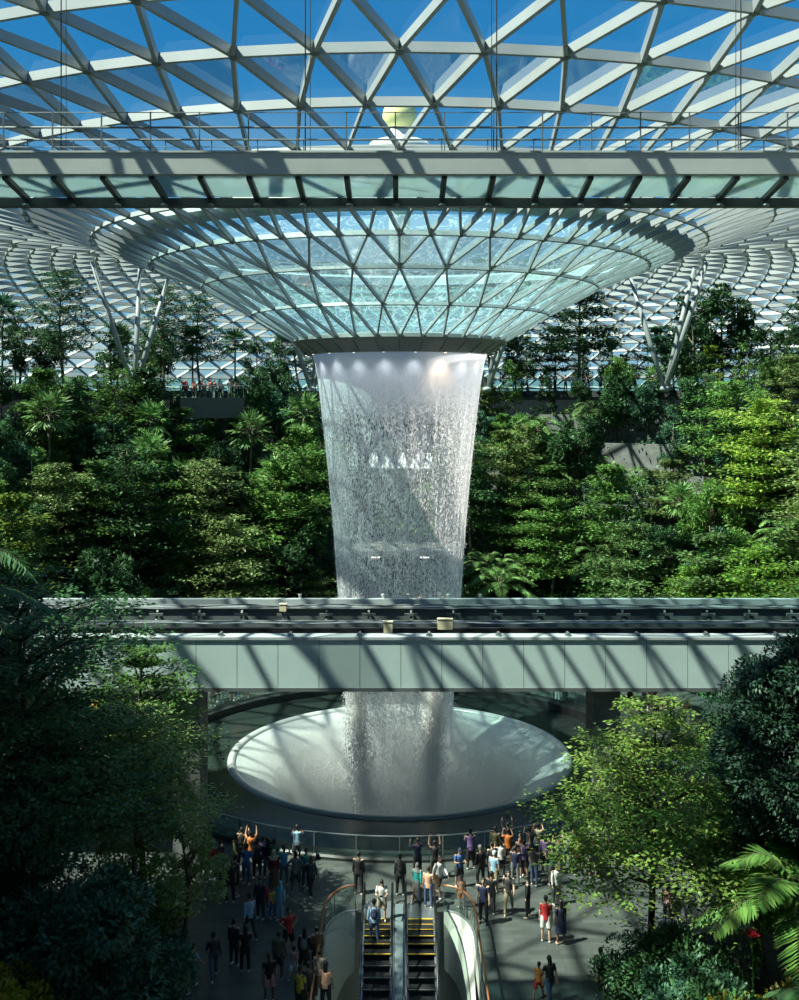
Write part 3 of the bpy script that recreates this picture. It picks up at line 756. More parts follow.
# lining of the opening: pale curved fascia
mb = MB(); n = len(op); dp = []
for i, (x, y) in enumerate(op): dp.append(0.9 if y < 41.3 else 0.9 + 0.9*(y-41.2)/2.0)
vs = [(x, y, 0.02) for x, y in op] + [(x, y, -d) for (x, y), d in zip(op, dp)]
mb.add(vs, [(i, i+1, n+i+1, n+i) for i in range(n-1) if not (abs(op[i][0]) < 1.9 and abs(op[i+1][0]) < 1.9)])
mb.build('fascia', M['white'], pit)
mb = MB()
for s in (-1, 1):   # curved soffit panels sweeping down from the fascia
    n_t, n_u = 14, 8; vs = []
    for i in range(n_t+1):
        for j in range(n_u+1):
            t = i/n_t; u = j/n_u; ey = 43.25 - 1.9*u*u*.9
            y = ey - t*(0.35 + 2.9*u**3.5); vs.append((s*(1.80+1.03*u), y, -0.08 - (1-u)*.8 - t*(1.3+1.6*u)))
    mb.add(vs, [((n_u+1)*i+j, (n_u+1)*i+j+1, (n_u+1)*(i+1)+j+1, (n_u+1)*(i+1)+j) for i in range(n_t) for j in range(n_u)])
mb.build('soffit', M['white'], pit, True)
mb = MB(); mb.box((-4.5, 24, LZ-.2), (4.5, 46, LZ)); mb.build('lower_floor', M['deep'], pit)
mb = MB(); mb.box((-4.5, 43.6, LZ), (4.5, 43.8, -0.2)); mb.build('end_wall', M['white'], pit)
for s in (-1, 1):
    mb = MB(); mb.box((s*3.6-.1, 24, LZ), (s*3.6+.1, 43.6, -0.2)); mb.build('side_wall', M['deep'], pit)

bg_ = thing('stair_balustrade', 'curved glass balustrade with copper handrail round the escalator opening', 'balustrade')
for s in (-1, 1):
    half = [(x, y) for x, y in opening(0.06) if x*s > 0]
    if s > 0: half = list(reversed(half))
    mb = MB(); m = len(half)
    vs = [(x, y, 0.0) for x, y in half] + [(x, y, 1.0) for x, y in half]
    mb.add(vs, [(i, i+1, m+i+1, m+i) for i in range(m-1)]); mb.build('glass_panel', M['glass_rail'], bg_)
    mb = MB(); mb.tube([(x, y, 1.05) for x, y in half], 0.04, 8); mb.build('handrail', M['copper'], bg_, True)
    mb = MB(); mb.tube([(x, y, 0.04) for x, y in half], 0.045, 6); mb.build('shoe', M['chrome'], bg_)
    for i, (x, y) in enumerate(half):
        if i in (2, 5, 9):
            mb = MB(); mb.box((x-.02, y-.02, 0), (x+.02, y+.02, 1.04)); mb.build('post', M['mid_steel'], bg_)
    mb = MB(); mb.tube([(half[0][0], 37.9, 0), (half[0][0], 37.9, 1.05)], .025, 6); mb.build('post', M['mid_steel'], bg_)
    mb = MB(); mb.tube([(half[0][0], 40, 0), (half[0][0], 40, 1.05)], .025, 6); mb.build('post', M['mid_steel'], bg_)

tan30 = math.tan(math.radians(30))
def escalator(cx, lab):
    t = thing('escalator', lab, 'escalator', (cx, 43.2, 0), 0, 'escalators rising to the plaza')
    w = 0.52
    mb = MB(); mb.box((-w, -0.55, -0.12), (w, 0.9, 0.012)); mb.build('landing_plate', M['chrome'], t)
    mb = MB(); mb.box((-w, -0.62, -0.06), (w, -0.55, 0.02)); mb.build('comb', M['yellow'], t)
    prof = [0.0, 0.0, -0.05, -0.16, -0.34]
    for k in range(18):
        y = -0.62 - 0.40*(k+1)
        z = prof[k] if k < 5 else prof[4] - 0.231*(k-4)
        mb = MB(); mb.box((-w, y, z-0.04), (w, y+0.40, z)); mb.box((-w, y+.385, z-.26), (w, y+.40, z))
        for j in range(12): mb.box((-w+.04+j*.084, y+.01, z), (-w+.06+j*.084, y+.38, z+.008))
        o = mb.build('step', M['step'], t)
        mb = MB(); mb.box((-w, y-.002, z-.01), (w, y+.028, z+.010)); mb.build('edge_line', M['yellow'] if k < 5 else M['mid_steel'], o)
    def line(off, d=0.0):
        P = [(0.65+d, off), (-0.62, off), (-1.4, off-.05), (-2.2, off-.30), (-9, off-.30-6.8*tan30)]
        return P
    for s in (-1, 1):
        xs = s*(w+0.05)
        pr = line(0.05); pr2 = line(0.86, -.2)
        mb = MB(); m = len(pr)
        vs = [(xs, y, z) for y, z in pr] + [(xs, y, z) for y, z in pr2]
        mb.add(vs, [(i, i+1, m+i+1, m+i) for i in range(m-1)]); mb.build('glass_panel', M['glass_rail'], t)
        # rounded moving handrail
        h = [(xs, 0.3, 0.18), (xs, .58, .22), (xs, .78, .36), (xs, .84, .55), (xs, .78, .76), (xs, .60, .90), (xs, .35, .95)] + [(xs, y, z+.09) for y, z in pr2[1:]]
        mb = MB(); mb.tube(h, 0.045, 8); mb.build('handrail', M['rubber'], t, True)
        sk = line(-0.04)
        mb = MB(); vs = []
        for y, z in sk: vs += [(xs-.07, y, z), (xs+.07, y, z), (xs+.07, y, z+.12), (xs-.07, y, z+.12), (xs-.07, y, z-.75), (xs+.07, y, z-.75)]
        fs = []
        for i in range(len(sk)-1):
            a, b = 6*i, 6*(i+1)
            for p, q in ((4, 5), (5, 2), (2, 3), (3, 4)): fs.append((a+p, a+q, b+q, b+p))
        mb.add(vs, fs); mb.build('skirt', M['chrome'], t)
    mb = MB(); tr = line(-.7); vs = []
    for y, z in tr: vs += [(-w, y, z), (w, y, z), (w, y, z-.3), (-w, y, z-.3)]
    mb.add(vs, [(4*i+a, 4*i+b, 4*i+4+b, 4*i+4+a) for i in range(len(tr)-1) for a, b in ((0,1),(1,2),(2,3),(3,0))]); mb.build('truss', M['mid_steel'], t)
    return t
ES = (-0.86, 0.82)
escalator(ES[0], 'left escalator with yellow upper step edges, two riders near its top')
escalator(ES[1], 'right escalator, empty, with yellow upper step edges')
mb = MB(); vs = []
for y, z in ((0.5, .1), (-.62, .1), (-1.4, .05), (-2.2, -.2), (-9, -.2-6.8*tan30)): vs += [(-.17, y, z), (.17, y, z), (.17, y, z-.9), (-.17, y, z-.9)]
mb.add(vs, [(4*i+a, 4*i+b, 4*i+4+b, 4*i+4+a) for i in range(4) for a, b in ((0,1),(1,2),(2,3),(3,0))])
o = mb.build('escalator_divider', simple('divider_steel', (0.26, 0.30, 0.32), 0.5), None, label='brushed steel divider strip between the two escalators', category='divider'); o.location = (-0.02, 43.2, 0)


# lamps added under the oculus ring to brighten the falling water and pool
for k in range(20):
    a = 2*PI*(k+.5)/20; warm = k == 8
    x, y = 5.45*math.sin(a), 5.45*math.cos(a)
    t = thing('added_downlight', 'small added %s fill light in the oculus ring, %s clockwise' % ('warm' if warm else 'white', ORD[k]), 'lamp', (x, D+y, 23.22), -a, 'added downlights in the oculus ring')
    mb = MB(); mb.tube([(0, 0, 0.06), (0, 0, -.05)], .07, 10); mb.build('housing', M['mid_steel'], t)
    mb = MB(); mb.tube([(0, 0, -.05), (0, 0, -.06)], .055, 10); mb.build('lens', M['added_warm_lamp'] if k == 8 else M['lamp'], t)
    l = bpy.data.lights.new('added_downlight', 'SPOT'); l.energy = 150 if not warm else 450; l.spot_size = math.radians(110); l.spot_blend = 1.0; l.shadow_soft_size = .12
    l.color = (1, .72, .5) if warm else (.86, .93, 1.0)
    o = bpy.data.objects.new('added_lamp_light', l); COL.objects.link(o); o.location = (0, 0, -.16); o.parent = t
    v = Vector((0, -1.1, -10)) ; o.rotation_euler = v.to_track_quat('-Z', 'Y').to_euler()
# ------------------------------------------------------------------ plants
def leaves_mesh(C, Dr, Nn, L, Wd, fold=0.12):
    """diamond leaves: C base points, Dr directions, Nn leaf normals, L lengths, Wd widths"""
    C = np.asarray(C, float); Dr = np.asarray(Dr, float); Nn = np.asarray(Nn, float)
    Dr /= np.linalg.norm(Dr, axis=1)[:, None] + 1e-9
    S = np.cross(Dr, Nn); S /= np.linalg.norm(S, axis=1)[:, None] + 1e-9
    U = np.cross(S, Dr)
    L = np.broadcast_to(L, len(C))[:, None]; Wd = np.broadcast_to(Wd, len(C))[:, None]
    V = np.empty((len(C), 4, 3))
    V[:, 0] = C
    V[:, 1] = C + Dr*L*0.45 + S*Wd/2 + U*Wd*fold
    V[:, 2] = C + Dr*L - U*Wd*fold
    V[:, 3] = C + Dr*L*0.45 - S*Wd/2 + U*Wd*fold
    return V.reshape(-1, 3)

def leaf_obj_mesh(name, V, mat):
    n = len(V)//4
    me = bpy.data.meshes.new(name)
    me.vertices.add(n*4); me.vertices.foreach_set('co', V.astype(np.float32).ravel())
    me.loops.add(n*4); me.loops.foreach_set('vertex_index', np.arange(n*4, dtype=np.int32))
    me.polygons.add(n); me.polygons.foreach_set('loop_start', np.arange(0, n*4, 4, dtype=np.int32))
    me.update(calc_edges=True); me.materials.append(mat)
    return me

def mb_mesh(mb, name, mat, smooth=True):
    me = bpy.data.meshes.new(name); me.from_pydata(mb.v, [], mb.f); me.update(); me.materials.append(mat)
    if smooth: me.shade_smooth()
    return me

def rdir(rg, n, zb=0.0, zs=1.0):
    d = rg.normal(size=(n, 3)); d[:, 2] = d[:, 2]*zs + zb
    return d/(np.linalg.norm(d, axis=1)[:, None]+1e-9)

def layered_tree(seed, H, R, tiers, nb, nleaf, ll, z0=0.3, lean=0.0, top=0.45, flat=0.10):
    rg = np.random.default_rng(seed); tr = MB(); 
    bend = rg.normal(size=2)*H*0.03
    def stem(z): t = z/H; return np.array([bend[0]*math.sin(t*3)+lean*t*t, bend[1]*math.sin(t*2.5), z])
    tr.tube([stem(H*t) for t in np.linspace(0, 1, 8)], [H*0.013*(1.15-t)+0.01 for t in np.linspace(0, 1, 8)], 8)
    pads = []
    for i in range(tiers):
        t = z0 + (1-z0)*i/(tiers-1); z = H*t
        rr = R*(1 - (1-top)*((t-z0)/(1-z0))**1.6) * (0.75 + 0.25*min(1, (i+1)/2)) * rg.uniform(.85, 1.12)
        a0 = rg.uniform(0, 6.3)
        if i == tiers-1: rr *= .6
        for b in range(nb):
            a = a0 + 2*PI*b/nb + rg.normal()*0.25; r = rr*rg.uniform(.6, 1.1)
            p0 = stem(z*0.93); tip = stem(z) + np.array([r*math.cos(a), r*math.sin(a), rg.uniform(-.05, .26)*r])
            mid = (p0+tip)/2 + np.array([0, 0, r*0.10])
            tr.tube([p0, mid, tip], [H*0.0045+.006, H*0.003+.005, .006], 5, cap=False)
            for q in np.linspace(.35, 1.0, max(2, int(r/0.55))):
                c = (1-q)**2*p0 + 2*q*(1-q)*mid + q*q*tip
                pads.append((c, 0.22*r+.22, a))
                for s in (-1, 1):
                    aa = a + s*0.8; e = c + np.array([math.cos(aa), math.sin(aa), 0.02])*r*0.32*(1.1-q*.4)
                    pads.append((e, 0.16*r+.18, aa))
    per = max(4, nleaf//len(pads)); CC = []; DD = []
    for c, s, a in pads:
        g = rg.normal(size=(per, 3))*np.array([s*.62, s*.62, flat*s+0.03]); CC.append(c+g)
        d = g.copy(); d[:, 2] = rg.normal(size=per)*.12*s; d += rg.normal(size=(per, 3))*.25*s*np.array([1, 1, .4]); DD.append(d)
    CC = np.concatenate(CC); DD = np.concatenate(DD); n = len(CC)
    Nn = np.array([0, 0, 1.0]) + rg.normal(size=(n, 3))*0.33
    V = leaves_mesh(CC, DD, Nn, ll*rg.uniform(.7, 1.3, n), ll*.5*rg.uniform(.8, 1.2, n))
    return tr, V

def bushy_tree(seed, H, rx, rz, clumps, nleaf, ll, cz=None, droop=0.0, cone=False, crad=.36):
    rg = np.random.default_rng(seed); tr = MB(); cz = cz if cz is not None else H-rz
    bend = rg.normal(size=2)*H*0.03
    def stem(z): t = z/H; return np.array([bend[0]*math.sin(t*3), bend[1]*math.sin(t*2.5), z])
    tr.tube([stem(H*.93*t) for t in np.linspace(0, 1, 7)], [H*0.016*(1.1-t)+0.012 for t in np.linspace(0, 1, 7)], 8)
    cl = []
    for i in range(clumps):
        d = rdir(rg, 1)[0]; q = rg.uniform(.35, 1)**.5
        if cone:
            t = rg.uniform(-1, 1); k = (1-(t+1)/2)**.7; a = rg.uniform(0, 6.28)
            c = stem(cz) + np.array([rx*k*math.cos(a)*q, rx*k*math.sin(a)*q, rz*t])
        else: c = stem(cz) + d*np.array([rx, rx, rz])*q
        cl.append((c, crad*rx*rg.uniform(.7, 1.25)*(0.7 if cone else 1)))
    for c, s in cl[:clumps//2 + 4]:
        p0 = stem(max(0.2*H, min(H*.9, c[2]-0.35*math.hypot(c[0], c[1])-.3))); tr.tube([p0, (p0+c)/2+np.array([0, 0, .08*rx]), c], [H*.006+.008, H*.004+.006, .006], 5, cap=False)
    per = max(6, nleaf//clumps); CC = []; DD = []; NN = []
    for c, s in cl:
        d = rdir(rg, per); q = rg.uniform(.3, 1, per)**.4
        CC.append(c + d*s*q[:, None]*np.array([1, 1, .8])); dd = d*0.8 + rdir(rg, per)*.6; dd[:, 2] -= droop; DD.append(dd)
        NN.append(d*.6 + rdir(rg, per)*.4 + np.array([0, 0, .9]))
    CC = np.concatenate(CC); DD = np.concatenate(DD); NN = np.concatenate(NN); n = len(CC)
    return tr, leaves_mesh(CC, DD, NN, ll*rg.uniform(.7, 1.3, n), ll*.48*rg.uniform(.8, 1.2, n))

def fan_palm(seed, H, R, nf=26):
    rg = np.random.default_rng(seed); tr = MB()
    tr.tube([(0.1*math.sin(t*2)*H*.1, 0, H*t) for t in np.linspace(0, 1, 6)], [.10, .09, .085, .085, .09, .12], 8)
    top = np.array([0.1*math.sin(2)*H*.1, 0, H]); C = []; Dd = []; NN = []; LL = []
    for i in range(nf):
        a = i*2.4; el = math.radians(75 - 125*(i/nf) + rg.uniform(-8, 8))
        u = np.array([math.cos(a)*math.cos(el), math.sin(a)*math.cos(el), math.sin(el)]); pl = R*.52
        c = top + u*pl; tr.tube([top, (top+c)/2 + np.array([0, 0, .06*R]), c], .022, 5, cap=False)
        up = np.cross(np.cross(u, [0, 0, 1]), u); up /= np.linalg.norm(up)+1e-9; sd = np.cross(u, up)
        for k in range(15):
            th = math.radians(-115 + 230*k/14); d = u*math.cos(th) + sd*math.sin(th)
            d = d + np.array([0, 0, -.28]) + rg.normal(size=3)*.05
            C.append(c); Dd.append(d); NN.append(up + rg.normal(size=3)*.3); LL.append(R*.52*(1-.22*abs(th)/2))
    LL = np.array(LL)
    return tr, leaves_mesh(C, Dd, NN, LL, LL*.17, .05)

def frond_palm(seed, H, R, nf=16, nl=34, wid=.09, up=65, low=-15, lf=.32):
    rg = np.random.default_rng(seed); tr = MB()
    if H > .4: tr.tube([(0, 0, H*t) for t in np.linspace(0, 1, 5)], [.13, .10, .09, .08, .09], 9)
    C = []; Dd = []; NN = []; LL = []; top = np.array([0, 0, H])
    for i in range(nf):
        a = i*2.4 + rg.uniform(-.2, .2); el = math.radians(up - (up-low)*(i/nf))
        h = np.array([math.cos(a), math.sin(a), 0]); pts = []
        for t in np.linspace(0, 1, 12):
            pts.append(top + h*R*(t*math.cos(el)+.12*t*t) + np.array([0, 0, R*(t*math.sin(el) - .55*t*t*t*(1 if el > 0 else .6))]))
        tr.tube(pts, [.028*(1.1-t) for t in np.linspace(0, 1, 12)], 5, cap=False)
        P = np.array(pts); side = np.cross(h, [0, 0, 1])
        for k in range(nl):
            t = .14 + .86*k/nl; f = t*11; j = min(10, int(f)); p = P[j] + (P[j+1]-P[j])*(f-j); tg = P[j+1]-P[j]; tg = tg/np.linalg.norm(tg)
            for s in (-1, 1):
                d = side*s*.9 + tg*.55 + np.array([0, 0, -.22]) + rg.normal(size=3)*.05
                C.append(p); Dd.append(d); NN.append(np.array([0, 0, 1.0])+side*s*.3); LL.append(R*lf*math.sin(PI*(.12+.82*t))**.7)
    LL = np.array(LL)
    return tr, leaves_mesh(C, Dd, NN, LL, wid*R*.5, .06)

def blade_plant(seed, H, n, wid, split=1, curl=.5):
    """big simple blades on stalks (banana, bird's nest fern)"""
    rg = np.random.default_rng(seed); st = MB(); lf = MB()
    for i in range(n):
        a = i*2.4 + rg.uniform(-.3, .3); el = math.radians(rg.uniform(38, 82)); L = H*rg.uniform(.7, 1.05)
        h = Vector((math.cos(a), math.sin(a), 0)); sd = h.cross(Vector((0, 0, 1))); P = []
        for t in np.linspace(0, 1, 12): P.append(h*L*(t*math.cos(el)+curl*.25*t*t) + Vector((0, 0, L*(t*math.sin(el)-curl*.5*t**3))))
        st.tube(P, [.03*H/2*(1.15-t) for t in np.linspace(0, 1, 12)], 6, cap=False)
        s0 = 4 if split else 1
        for j in range(s0, 11):
            w0 = wid*math.sin(PI*(j-s0+.25)/(11.4-s0))**.6; w1 = wid*math.sin(PI*(j+1-s0+.25)/(11.4-s0))**.6
            if j == 10: w1 = 0.01
            for s in (-1, 1):
                g = .02 if split else 0
                a0 = P[j] + (P[j+1]-P[j])*g
                lf.add([a0, P[j+1], P[j+1] + sd*s*w1 + Vector((0, 0, -.35*w1)), a0 + sd*s*w0*.97 + Vector((0, 0, -.35*w0))], [(0, 1, 2, 3)])
    return st, lf

def register(tr, V, name, bark, leafm):
    tm = mb_mesh(tr, 'trunk', bark); lm = leaf_obj_mesh('foliage', V, leafm) if isinstance(V, np.ndarray) else mb_mesh(V, 'foliage', leafm)
    return (name, tm, lm)

def plant(proto, loc, label, cat, rz=0.0, s=1.0, group=None, leafm=None, sz=None):
    name, tm, lm = proto
    t = thing(name, label, cat, loc, rz, group); t.scale = (s, s, sz or s)
    a = bpy.data.objects.new('trunk' if 'tree' in name or 'palm' in name else 'stem', tm); COL.objects.link(a); a.parent = t
    b = bpy.data.objects.new('foliage', lm); COL.objects.link(b); b.parent = t
    if leafm is not None:
        b.material_slots[0].link = 'OBJECT'; b.material_slots[0].material = leafm
    return t

P = {}
P['layer'] = [register(*layered_tree(10+i, 6.6+i*.5, 2.2+.15*i, 5+i % 3, 5+i % 2, 5400, .28, top=.35+.1*(i % 3), flat=.16+.05*(i % 2), z0=.34), 'layered_tree', M['bark_pale'], M['leaf_mid']) for i in range(6)]
P['bushy'] = [register(*bushy_tree(20+i, 6.2+i*.4, 1.7, 2.3, 26, 6400, .27), 'broadleaf_tree', M['bark'], M['leaf_deep']) for i in range(4)]
P['airy'] = [register(*bushy_tree(30+i, 7.0, 1.5, 2.8, 20, 3200, .25, crad=.30), 'slender_tree', M['bark_pale'], M['leaf_teal']) for i in range(3)]
P['cone'] = [register(*bushy_tree(40+i, 6.0, 1.3, 2.7, 44, 4200, .22, cone=True), 'conical_tree', M['bark'], M['leaf_deep']) for i in range(2)]
P['fan'] = [register(*fan_palm(50+i, 4.6+i*.8, 1.9), 'fan_palm', M['bark_pale'], M['leaf_palm']) for i in range(3)]
P['frond'] = [register(*frond_palm(60+i, 3.2, 2.4), 'feather_palm', M['bark_pale'], M['leaf_palm']) for i in range(2)]
P['shrub'] = [register(*bushy_tree(70+i, 2.2, 1.5, 1.0, 16, 1800, .30, cz=1.0), 'shrub', M['bark'], M['leaf_deep']) for i in range(3)]
P['nshrub'] = [register(*bushy_tree(75+i, 2.2, 1.5, 1.0, 18, 5200, .15, cz=1.0), 'shrub', M['bark'], M['leaf_deep']) for i in range(3)]
KIND = {'layer': ('tiered tree', 'tree'), 'bushy': ('bushy tree', 'tree'), 'airy': ('thin tree', 'tree'), 'cone': ('pointed tree', 'tree'),
        'fan': ('fan palm', 'palm'), 'frond': ('feather palm', 'palm'), 'shrub': ('leafy shrub', 'shrub')}
CLR = {'leaf_deep': 'dark green', 'leaf_mid': 'mid green', 'leaf_lime': 'lime green', 'leaf_palm': 'fresh green', 'leaf_teal': 'blue-green', 'leaf_olive': 'olive green'}
TIERW = ['lowest', 'second', 'third', 'fourth', 'fifth', 'sixth', 'seventh', 'topmost']
rnd = random.Random(5)
spots = []
def view_ok(x, y, z):
    px, py = pix(x, y, z); return -35 < px < 835
for i in range(NT):
    r = (tier_r(i)+tier_r(i+1))/2 + .2; z = tier_z(i); step = 3.05 if i < 7 else 3.3; a = -A_T + .02; 
    while a < A_T - .02:
        rr = r + rnd.uniform(-.95, .75); aa = a + rnd.uniform(-.25, .25)*step/r
        x = rr*math.sin(aa); y = D + rr*math.cos(aa); a += step/r
        if not view_ok(x, y, z) : continue
        px, py = pix(x, y, z)
        if 338 < px < 456 and i < 4: continue                        # the gallery and the open view behind the fall
        if 350 < px < 445 and 4 <= i < 6: continue
        if i < 1 and 318 < px < 476: continue
        if 588 < px < 640 and 3 <= i <= 5: continue
        if rnd.random() < .07: continue
        if i == 7 and 150 < px < 255 : continue
        if i == 6 and 165 < px < 250: continue
        side = 'left' if px < 400 else 'right'; u = rnd.random()
        if side == 'left':
            kd = 'layer' if (i < 3 and u < .50) else 'layer' if u < .22 else 'airy' if u < .50 else 'cone' if u < .7 else 'frond' if u < .74 else 'bushy'
        else:
            kd = 'layer' if (i < 4 and u < .45) else 'cone' if u < .22 and i >= 2 else 'layer' if u < .38 else 'airy' if u < .62 else 'frond' if u < .77 else 'fan' if u < .79 else 'bushy'
        spots.append((kd, i, side, px, x, y, z))
def tier_hit(px, r):
    m = (px-399.5)/F; A_, B_, C_ = 1+m*m, -2*D, D*D-r*r; d = B_*B_-4*A_*C_
    if d < 0: return None
    y = (-B_+math.sqrt(d))/(2*A_); return (m*y, y)
for px, py, kd in ((50,432,'fan'), (150,392,'fan'), (151,440,'fan'), (149,468,'fan'), (184,466,'fan'), (250,430,'fan'), (304,432,'fan'), (274,462,'fan'), (690,345,'airy'), (735,560,'frond'), (520,425,'fan')):
    best = None
    for i in range(NT):
        h = tier_hit(px, tier_r(i)+.9)
        if not h: continue
        zt_ = CZ-(py-HY)*h[1]/F; e_ = abs(zt_-tier_z(i)-5.6)
        if best is None or e_ < best[0]: best = (e_, i, h, (zt_-tier_z(i))/5.2)
    e_, i, h, sc = best; spots.append((kd, i, 'left' if px < 400 else 'right', px, h[0], h[1], tier_z(i), max(.6, min(1.5, sc))))
# canopy trees on the top deck
deck = []
a = -1.9
while a < 1.9:
    for row, rr in enumerate((47.5, 51.5, 56.0)):
        r = rr + rnd.uniform(-.8, .8); aa = a + rnd.uniform(-.02, .02) + row*.025; x = r*math.sin(aa); y = D+r*math.cos(aa)
        if y > 40 and view_ok(x, y, 22):
            px, _ = pix(x, y, 22); side = 'left' if px < 400 else 'right'
            if rnd.random() < (.9 if side == 'left' else .8) and not (row == 0 and 600 < px < 770 and rnd.random() < .55) : deck.append((['bushy', 'bushy', 'airy', 'layer', 'fan'][rnd.randrange(5)] if side == 'left' else ['bushy', 'airy', 'airy', 'layer', 'cone'][rnd.randrange(5)], 8+row, side, px, x, y, 21.5))
    a += .092
allspots = spots + deck
colour = {}
for q, (kd, i, side, px, x, y, z, *ex) in enumerate(allspots):
    u = rnd.random()
    if kd == 'layer': c = 'leaf_mid' if u < .40 else 'leaf_olive' if u < .70 else 'leaf_lime' if u < .88 else 'leaf_deep'
    elif kd == 'bushy': c = 'leaf_deep' if u < .6 else 'leaf_mid' if u < .85 else 'leaf_teal'
    elif kd == 'airy': c = 'leaf_teal' if u < .45 else 'leaf_mid' if u < .8 else 'leaf_deep'
    elif kd == 'cone': c = 'leaf_deep' if u < .5 else 'leaf_mid'
    else: c = 'leaf_palm' if kd in ('fan', 'frond') else 'leaf_deep'
    if i >= 8: c = 'leaf_deep' if u < .6 else 'leaf_teal' if u < .85 else 'leaf_mid'
    colour[q] = c
groups = {}
for q, s in enumerate(allspots): groups.setdefault((s[0], colour[q], s[1], s[2]), []).append(q)
for key, qs in groups.items():
    qs.sort(key=lambda q: abs(allspots[q][3]-400))
    for n, q in enumerate(qs):
        kd, i, side, px, x, y, z, *ex = allspots[q]; nm, cat = KIND[kd]
        where = ('on %s terrace' % TIERW[i]) if i < 8 else 'in %s row on top deck' % ['front', 'middle', 'back'][i-8]
        lab = '%s %s %s, %s %s of the waterfall' % (CLR[colour[q]], nm, where, (ORD[n] + ' one') if len(qs) > 1 else 'only one', side)
        pr = P[kd]; sc = rnd.choice([rnd.uniform(.68, .95), rnd.uniform(.95, 1.2), rnd.uniform(1.1, 1.4)])
        if i >= 8: sc *= rnd.uniform(.95, 1.35)
        if 320 < px < 480 and i >= 8: sc *= .8
        if kd == 'layer' and i < 4: sc *= 1.05
        if i == 7: sc *= .66
        if i == 6: sc *= .8
        if i == 9: sc = min(sc, 1.05)
        if i == 10: sc = min(sc, .95)
        if ex: sc = ex[0]
        plant(pr[rnd.randrange(len(pr))], (x, y, z-.05), lab, cat, rnd.uniform(0, 6.28), sc, 'trees on the terraced slope' if i < 8 else 'trees on the top deck', M[colour[q]], sc*rnd.uniform(.9, 1.12))
# creepers, ferns and low growth spilling over the terrace walls: uncountable
rg = np.random.default_rng(99)
for i in range(NT):
    for kind, nl, mat in (('creeper', 11000 if i < 6 else 7000, 'leaf_deep'), ('undergrowth', 7000, 'leaf_mid' if i % 2 else 'leaf_teal')):
        n = nl; a = rg.uniform(-1.35, 1.35, n)
        dens = np.sin(a*9+i*2)+np.sin(a*23+i*5+(0 if kind == 'creeper' else 2))+rg.normal(size=n)*.8; k = dens > (-1.2 if i < 4 else -.1); a = a[k]; n = len(a)
        px = 399.5+F*np.sin(a)*tier_r(i)/(D+tier_r(i)*np.cos(a)); k = (px > -20) & (px < 820) & ~((px > 345) & (px < 452) & (i < 3)); a = a[k]; n = len(a)
        r0 = tier_r(i)
        if kind == 'creeper':
            z = tier_z(i) + .3 - np.abs(rg.normal(size=n))*1.3; r = r0 - rg.uniform(.02, .35, n); z = np.maximum(z, tier_z(i-1) if i else .2)
        else:
            hump = .45+.45*np.sin(a*31+i)+.3*np.sin(a*67); z = tier_z(i) + rg.uniform(0, 1, n)*np.maximum(.25, hump+.4); r = r0 + rg.uniform(.1, 2.2, n)
        C = np.stack([r*np.sin(a), D+r*np.cos(a), z], 1); Dd = rdir(rg, n) + np.stack([-np.sin(a), -np.cos(a), np.full(n, -.4 if kind == 'creeper' else .5)], 1)*.8
        NN = np.stack([-np.sin(a)*.7, -np.cos(a)*.7, np.full(n, .8)], 1) + rdir(rg, n)*.6
        me = leaf_obj_mesh(kind, leaves_mesh(C, Dd, NN, .34*rg.uniform(.6, 1.3, n), .18), M[mat])
        o = link(kind, me, None, None, kind='stuff', category='creeper' if kind == 'creeper' else 'undergrowth')
        o['label'] = ('trailing green creeper over the wall of the %s terrace' if kind == 'creeper' else 'low leafy undergrowth on the soil of the %s terrace') % TIERW[i]

# planted beds either side of the plaza
bedL = [(-17.9, 24), (-7.6, 24), (-7.7, 36), (-8.3, 40), (-9.8, 43), (-12, 44.5), (-17.9, 44.5)]
bedR = [(17.9, 24), (17.9, 41.5), (12, 41), (9.6, 40), (8.2, 38), (7.6, 36), (7.5, 24)]
for nm, bed, sd in (('planter_bed', bedL, 'left'), ('planter_bed', bedR, 'right')):
    cx = sum(p[0] for p in bed)/len(bed); cy = sum(p[1] for p in bed)/len(bed)
    t = thing(nm, 'low dark planted bed bordering the plaza on the %s' % sd, 'planter', (cx, cy, 0))
    mb = MB(); mb.prism([(x-cx, y-cy) for x, y in bed], 0, .38); mb.build('kerb', M['concrete'], t)
    mb = MB(); mb.prism([((x-cx)*.96, (y-cy)*.975) for x, y in bed], .38, .45); mb.build('soil', M['soil'], t)

# foreground trees, each its own shape
def fg(px, py, Y): z = CZ - (py-HY)*Y/F; return ((px-399.5)*Y/F, Y, z)
def fplant(tv, name, bark, leaf, loc, lab, cat, rz=0, s=1.0):
    return plant(register(tv[0], tv[1], name, M[bark], M[leaf]), loc, lab, cat, rz, s)
G = .4
fplant(layered_tree(101, 9.2, 3.9, 7, 7, 18500, .19, .36, top=.5, flat=.12), 'layered_tree', 'bark', 'leaf_bright', (8.95, 38.4, G), 'sunlit yellow-green tiered tree standing at the right edge of the plaza', 'tree', .4)
fplant(layered_tree(102, 14.1, 4.1, 10, 7, 26000, .21, .42, top=.78), 'layered_tree', 'bark', 'leaf_deep', (-12.6, 34.5, G), 'tall dark tiered tree at the left frame edge before the guideway', 'tree')
fplant(layered_tree(103, 8.6, 2.7, 7, 6, 13000, .18, .46, top=.6), 'layered_tree', 'bark_pale', 'leaf_olive', (-10.1, 39.5, G), 'shaded grey-green tree with bare lower trunk at the left bed', 'tree', 1.0)
fplant(layered_tree(104, 10.1, 2.5, 7, 6, 12000, .21, .5, top=.5), 'layered_tree', 'bark', 'leaf_mid', (-10.2, 43.0, G), 'bright green tree top reaching in front of the left guideway panels', 'tree', 2.1)
